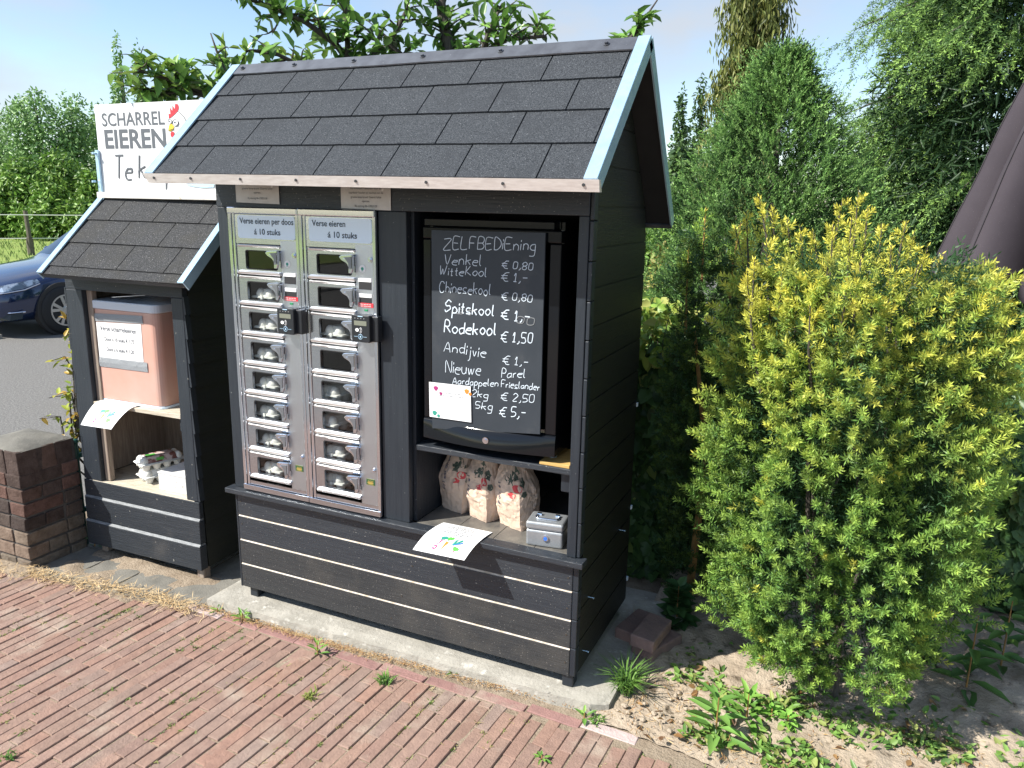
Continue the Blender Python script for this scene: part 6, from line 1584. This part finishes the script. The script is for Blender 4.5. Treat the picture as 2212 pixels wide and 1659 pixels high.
b.add(vs, fs); o = b.build('canopy', M['cloth'], pr_, pro, smooth=True)
q = o.modifiers.new('solidify', 'SOLIDIFY'); q.thickness = .003
def canopy_pt(a, v, off=.004):
    R = .05+.58*v**1.05; f = abs(math.cos(a*5.5+.9+.35*math.sin(v*2)))**.6; r = R*(.42+.58*f)+.022*mnoise.noise((math.cos(a)*4, math.sin(a)*4, v*5))*v+.006*mnoise.noise((math.cos(a)*11, math.sin(a)*11, v*9))*v+off
    return (px_+math.cos(a)*r, py_+math.sin(a)*r, 3.15-1.78*v+(v**6)*(.13*(1-f)-.03))
for k in range(11):
    b = MB(); b.tube([canopy_pt((math.pi*k-.9-.35*math.sin(v*2))/5.5, v, .002) for v in np.linspace(.05, .995, 24)], .0035, 5); b.build('seam', M['cloth_seam'], pr_, pro)
b = MB(); b.tube([canopy_pt(2*math.pi*i/192, .965, .002) for i in range(193)], .0022, 4); b.build('hem', M['cloth_seam'], pr_, pro)
b = MB(); b.tube([(px_, py_, -.05), (px_, py_, 3.2)], .024, 12); b.build('pole', M['matt_black'], pr_, pro)
b = MB(); b.lathe([(.26, 0), (.26, .05), (.05, .07), (.03, .3), (.026, .3)], (px_, py_, -.05), 20); b.build('base', M['matt_black'], pr_, pro)

# ================================================================== LOOSE BRICKS AND SMALL PLANTS
def brick(x, y, z, rz, tilt, label):
    b = MB(); b.box((-.1, -.05, 0), (.1, .05, .052)); o = b.build('loose_brick', M['loose_brick'], bevel=.006)
    o.location = (x, y, z); o.rotation_euler = (tilt, 0, rz); tag(o, label, 'brick', 'loose paving bricks beside the cabinet')
brick(1.655, .50, -.008, 1.35, 0, 'loose dark brick lying furthest back against the cabinet foundation')
brick(1.760, .415, -.012, 1.15, .0, 'loose brick lying flat on the soil, nearest the yew')
brick(1.735, .40, .0415, 1.45, .06, 'loose brick resting on top of another near the cabinet corner')
b = MB(); b.box((-.10, -.07, 0), (.10, .07, .03)); o = b.build('concrete_offcut', M['concrete'], bevel=.003); o.location = (1.70, .66, -.0); o.rotation_euler = (0, 0, .3); tag(o, 'pale concrete offcut on the slab behind the loose bricks', 'concrete block')

def rosette(name, label, x, y, z, n, L, Wd, h, cols, stem=True, seed=0, mat='leaf', group=None, up=.5, catg='weed', parent_stem_h=None):
    np.random.seed(seed); base = Vector((x, y, z)); t = thing(name, label, catg, tuple(base), 0, group)
    i = np.arange(n); a = i*2.399+np.random.uniform(-.4, .4, n); u = i/max(1, n-1.)
    P = np.c_[x+np.cos(a)*.008, y+np.sin(a)*.008, z+u*h]
    D = unit(np.c_[np.cos(a), np.sin(a), up*(.4+u)+np.random.normal(0, .2, n)]); N = unit(np.c_[-np.cos(a)*.5, -np.sin(a)*.5, np.ones(n)])
    V, F, C = leaves(P, D, N, L*(1.1-.55*u)*np.random.uniform(.75, 1.2, n), Wd*(1.1-.4*u)*np.random.uniform(.8, 1.15, n), pick(cols, n), .25, .22)
    nbuild('leaves', V, F, C, M[mat], t, base)
    b = MB(); b.tube([base+Vector((0, 0, -.01)), base+Vector((0, 0, max(h, .012)))], [.004, .002], 5); b.build('stem', M['stem'], t, base)
    return t
def tuft(label, x, y, z, n, L, seed, group='grass tufts in the paving and bed', cols=[(.13, .26, .05), (.18, .33, .07), (.08, .17, .04)], spread=1., Wd=.006):
    np.random.seed(seed); t = thing('grass_tuft', label, 'grass', (x, y, z), 0, group)
    a = np.random.uniform(0, 6.283, n); l = L*np.random.uniform(.5, 1.15, n); s = np.random.uniform(.1, 1.0, n)*spread
    o = np.c_[x+np.random.normal(0, .012, n), y+np.random.normal(0, .012, n), np.full(n, z)]
    d1 = unit(np.c_[np.cos(a)*s, np.sin(a)*s, np.full(n, 1.)]); d2 = unit(np.c_[np.cos(a)*s*2.2, np.sin(a)*s*2.2, np.full(n, .35)])
    X = np.c_[-np.sin(a), np.cos(a), np.zeros(n)]*Wd/2
    m1 = o+d1*l[:, None]*.55; m2 = m1+d2*l[:, None]*.5
    V = np.stack([o-X, o+X, m1+X*.8, m1-X*.8, m2], 1).reshape(-1, 3); i = np.arange(n)[:, None]*5
    F = np.concatenate([i+np.array([[0, 1, 2, 3]]), i+np.array([[3, 2, 4, 4]])]); C = np.repeat(pick(cols, n), 5, 0)
    bmv, bmf = V, F
    me_f = [tuple(f) if f[2] != f[3] else tuple(f[:3]) for f in F.tolist()]
    b = MB(); b.add([tuple(v) for v in V], me_f); b.c = [tuple(c) for c in C]; b.build('blades', M['leaf'], t, (x, y, z), cols=True)
    return t
tuft('large green grass tuft at the front right corner of the concrete slab', 1.725, .105, -.022, 110, .16, 1)
tuft('small grass tuft in the paving in front of the right end of the cabinet', *on(830, 1475, 2, -.04)[:2], -.042, 45, .05, 2, spread=1.5)
tuft('yellowish grass tuft in the paving below the grey brick', *on(670, 1505, 2, -.04)[:2], -.042, 40, .038, 3, cols=[(.22, .28, .06), (.28, .30, .09)], spread=1.6)
tuft('tiny grass tuft beside the pavement edge right of the slab corner', *on(1290, 1560, 2, -.04)[:2], -.042, 30, .04, 4, spread=1.5)
tuft('small fresh grass tuft at the bottom left of the photo', *on(20, 1637, 2, -.04)[:2], -.042, 26, .03, 6, spread=1.6)
LF = [(.16, .33, .06), (.22, .40, .08), (.12, .26, .05)]
q = on(524, 1340, 2, -.04); rosette('young_weed', 'young light green weed in the joint beside the slab, left end', q.x, q.y, -.04, 12, .055, .014, .035, LF, seed=3, up=.7)
q = on(686, 1412, 2, -.04); rosette('young_weed', 'upright light green weed with a shadow in front of the slab middle', q.x, q.y, -.04, 12, .045, .014, .05, LF, seed=4, up=.8)
q = on(470, 1322, 2, -.04); rosette('young_weed', 'small spread weed at the left front corner of the slab', q.x, q.y, -.04, 8, .04, .011, .02, LF, seed=5)
q = on(1262, 1552, 2, -.04); rosette('young_weed', 'small pale weed at the painted end of the paving edge', q.x, q.y, -.04, 7, .045, .018, .02, LF, seed=6)
q = on(1545, 1595, 2, -.03); rosette('sow_thistle', 'tall broad leaved sow thistle at the front of the soil bed', q.x, q.y, -.025, 18, .13, .036, .15, [(.13, .27, .06), (.18, .34, .08)], seed=7, up=.6)
q = on(1612, 1560, 2, -.03); rosette('sow_thistle', 'second sow thistle, right of the tall one in the soil bed', q.x, q.y, -.025, 16, .10, .030, .11, LF, seed=8, up=.7)
q = on(1700, 1575, 2, -.03); rosette('young_weed', 'low bright clover like weed in the middle of the soil bed', q.x, q.y, -.025, 26, .05, .026, .05, [(.20, .42, .07), (.26, .48, .10)], seed=9, up=.5)
q = on(1665, 1560, 2, -.03); rosette('young_weed', 'low bright weed between the thistle and the yew', q.x, q.y, -.025, 22, .045, .022, .05, [(.20, .42, .07), (.26, .48, .10)], seed=19, up=.5)
q = on(1448, 1380, 2, -.02); rosette('leafy_weed', 'round leaved dark green plant in shade behind the loose bricks', q.x, q.y+.10, -.02, 60, .085, .075, .19, [(.055, .13, .045), (.08, .17, .055)], seed=10, up=.5, catg='plant')
q = on(2085, 1500, 2, -.02); rosette('tall_weed', 'tall weed with toothed leaves and yellow flower heads at the lower right', q.x, q.y, -.02, 26, .14, .05, .32, [(.08, .17, .05), (.12, .24, .06)], seed=11, up=.35)
q = on(2160, 1450, 2, -.02); rosette('tall_weed', 'second tall weed close to the right edge of the photo', q.x, q.y, -.02, 22, .13, .045, .30, [(.08, .17, .05), (.16, .30, .07)], seed=12, up=.35)
q = on(1990, 1440, 2, -.02); rosette('leafy_weed', 'low rounded weed patch in the shade right of the yew base', q.x, q.y, -.02, 55, .09, .06, .10, [(.06, .13, .06), (.09, .17, .07)], seed=13, up=.35)
q = on(205, 1180, 2, -.04); rosette('leafy_weed', 'small grey green weed in the shadow of the brick pillar', q.x, q.y, -.035, 16, .04, .024, .07, [(.10, .16, .06)], seed=14, up=.6)
q = on(980, 1455, 2, -.04); rosette('young_weed', 'tiny flat weed between the bricks in front of the cabinet', q.x, q.y, -.038, 9, .03, .012, .01, LF, seed=15)
q = on(1170, 1640, 2, -.04); rosette('young_weed', 'tiny flat weed between the bricks near the bottom of the photo', q.x, q.y, -.038, 9, .03, .012, .01, LF, seed=16)
# ground cover of the bed (too dense to count)
np.random.seed(60)
def patch(fn, n, cols, L, Wd, name, mat='leaf'):
    xy = fn(n); n = len(xy); a = np.random.uniform(0, 6.283, n)
    P = np.c_[xy, np.full(n, -.028)+np.random.uniform(0, .03, n)]
    D = unit(np.c_[np.cos(a), np.sin(a), np.random.uniform(0, .9, n)]); N = unit(np.c_[np.random.normal(0, .35, n), np.random.normal(0, .35, n), np.ones(n)])
    V, F, C = leaves(P, D, N, L*np.random.uniform(.5, 1.3, n), Wd*np.random.uniform(.6, 1.3, n), pick(cols, n), .2, .2)
    return struct(nbuild(name, V, F, C, M[mat]), 'stuff')
def bedpts(n):
    x = np.random.uniform(1.85, 3.2, n); y = np.array([yb(v) for v in x])+.03+np.random.beta(1.2, 2.2, n)*.85
    k = np.array([mnoise.noise((u*5, v*5, 2)) for u, v in zip(x, y)])+np.clip((x-2.1)*.25, -.2, .3) > .0; return np.c_[x, y][k]
patch(bedpts, 5200, [(.16, .30, .06), (.22, .36, .09), (.10, .20, .05), (.28, .33, .10)], .035, .018, 'bed_ground_cover')
def needles_stuff(fn, n, name, cols, L=.035, Wd=.0022, zj=.006, z0=None):
    xy, z = fn(n); n = len(xy); a = np.random.uniform(0, 6.283, n)
    P = np.c_[xy, z+np.random.uniform(.001, zj, n)]; D = np.c_[np.cos(a), np.sin(a), np.random.normal(0, .12, n)]
    V, F, C = needles(P, D, L*np.random.uniform(.4, 1.5, n), Wd, pick(cols, n), N=np.tile([[0, 0, 1.]], (n, 1))+np.random.normal(0, .2, (n, 3)))
    return struct(nbuild(name, V, F, C, M['straw']), 'stuff')
ST = [(.42, .28, .13), (.50, .36, .19), (.33, .19, .08), (.28, .14, .06)]
def edge_fn(n):
    x = np.random.uniform(-.16, 1.72, n); return np.c_[x, np.array([yb(v) for v in x])+.040+np.random.normal(0, .012, n)], np.full(n, -.040)
needles_stuff(edge_fn, 3200, 'dry_needles', ST, .016, .0020, .012)
def straw_fn(n):
    c = np.array([(-.78, -.20), (-.62, -.165), (-.45, -.15), (-.30, -.15), (-1.05, -.23), (-.95, -.22), (-.22, -.15), (-1.3, -.29)]); i = np.random.randint(0, len(c), n)
    return c[i]+np.random.normal(0, 1, (n, 2))*np.array([.07, .022]), np.full(n, -.036)
needles_stuff(straw_fn, 1500, 'dry_straw', [(.55, .40, .22), (.60, .46, .27), (.42, .28, .14)], .045, .0026, .028)
def bed_fn(n):
    x = np.random.uniform(1.75, 3.2, n); y = np.array([yb(v) for v in x])+np.random.uniform(-.03, .9, n); return np.c_[x, y], np.full(n, -.022)
needles_stuff(bed_fn, 2600, 'dry_litter', ST, .03, .0028, .016)
patch(lambda n: np.c_[np.random.uniform(1.72, 3.1, n), np.random.uniform(-.12, .8, n)], 160, [(.22, .12, .05), (.30, .18, .08), (.16, .09, .05)], .035, .018, 'fallen_leaves')
def clod_fn(): 
    b = MB()
    for _ in range(480):
        x = random.uniform(1.72, 3.1); y = yb(x)+random.uniform(-.03, .75); r = random.uniform(.003, .012)
        b.lathe([(.0001, -r*.6), (r*.8, -r*.4), (r, .1*r), (r*.6, r*.6), (.0001, r*.75)], (x, y, -.018+random.uniform(-.004, .006)), 6, sx=random.uniform(.7, 1.3))
    return b.build('soil_crumbs', M['soil'])
struct(clod_fn(), 'stuff')
# moss and seedlings in the joints
def joint_fn(n):
    i = np.random.randint(-20, 50, n); t = np.random.uniform(-1.5, .1, n); x = i*bw-gp*.5; y = t
    X = ca_*x-sa_*y; Y = sa_*x+ca_*y
    k = np.array([y_ < yb(x_)-.03 and mnoise.noise((x_*4, y_*4, 5)) > .05 for x_, y_ in zip(X, Y)]); return np.c_[X, Y][k]
xy = joint_fn(1700); rep = 9; n = len(xy)*rep; xy = np.repeat(xy, rep, 0)+np.random.normal(0, .007, (n, 2)); a = np.random.uniform(0, 6.283, n)
V, F, C = leaves(np.c_[xy, np.full(n, -.043)], unit(np.c_[np.cos(a), np.sin(a), np.random.uniform(.1, 1.2, n)]), unit(np.c_[np.random.normal(0, .3, (n, 2)), np.ones(n)]), np.random.uniform(.006, .017, n), .004, np.repeat(pick([(.18, .26, .06), (.26, .27, .09), (.12, .20, .05), (.34, .28, .13)], len(xy)//rep), rep, 0), .2, .2)
struct(nbuild('joint_moss', V, F, C, M['leaf']), 'stuff')
# rough grass of the meadow edge and verge
np.random.seed(71)
n = 5000; x = np.random.uniform(-30, -12.2, n); y = np.random.uniform(3.5, 22, n); a = np.random.uniform(0, 6.28, n)
V, F, C = needles(np.c_[x, y, np.full(n, -.1)], np.c_[np.cos(a)*.4, np.sin(a)*.4, np.ones(n)], np.random.uniform(.08, .3, n), .03, pick([(.13, .20, .05), (.20, .25, .08), (.10, .17, .04)], n))
struct(nbuild('verge_grass', V, F, C, M['leaf']), 'stuff')
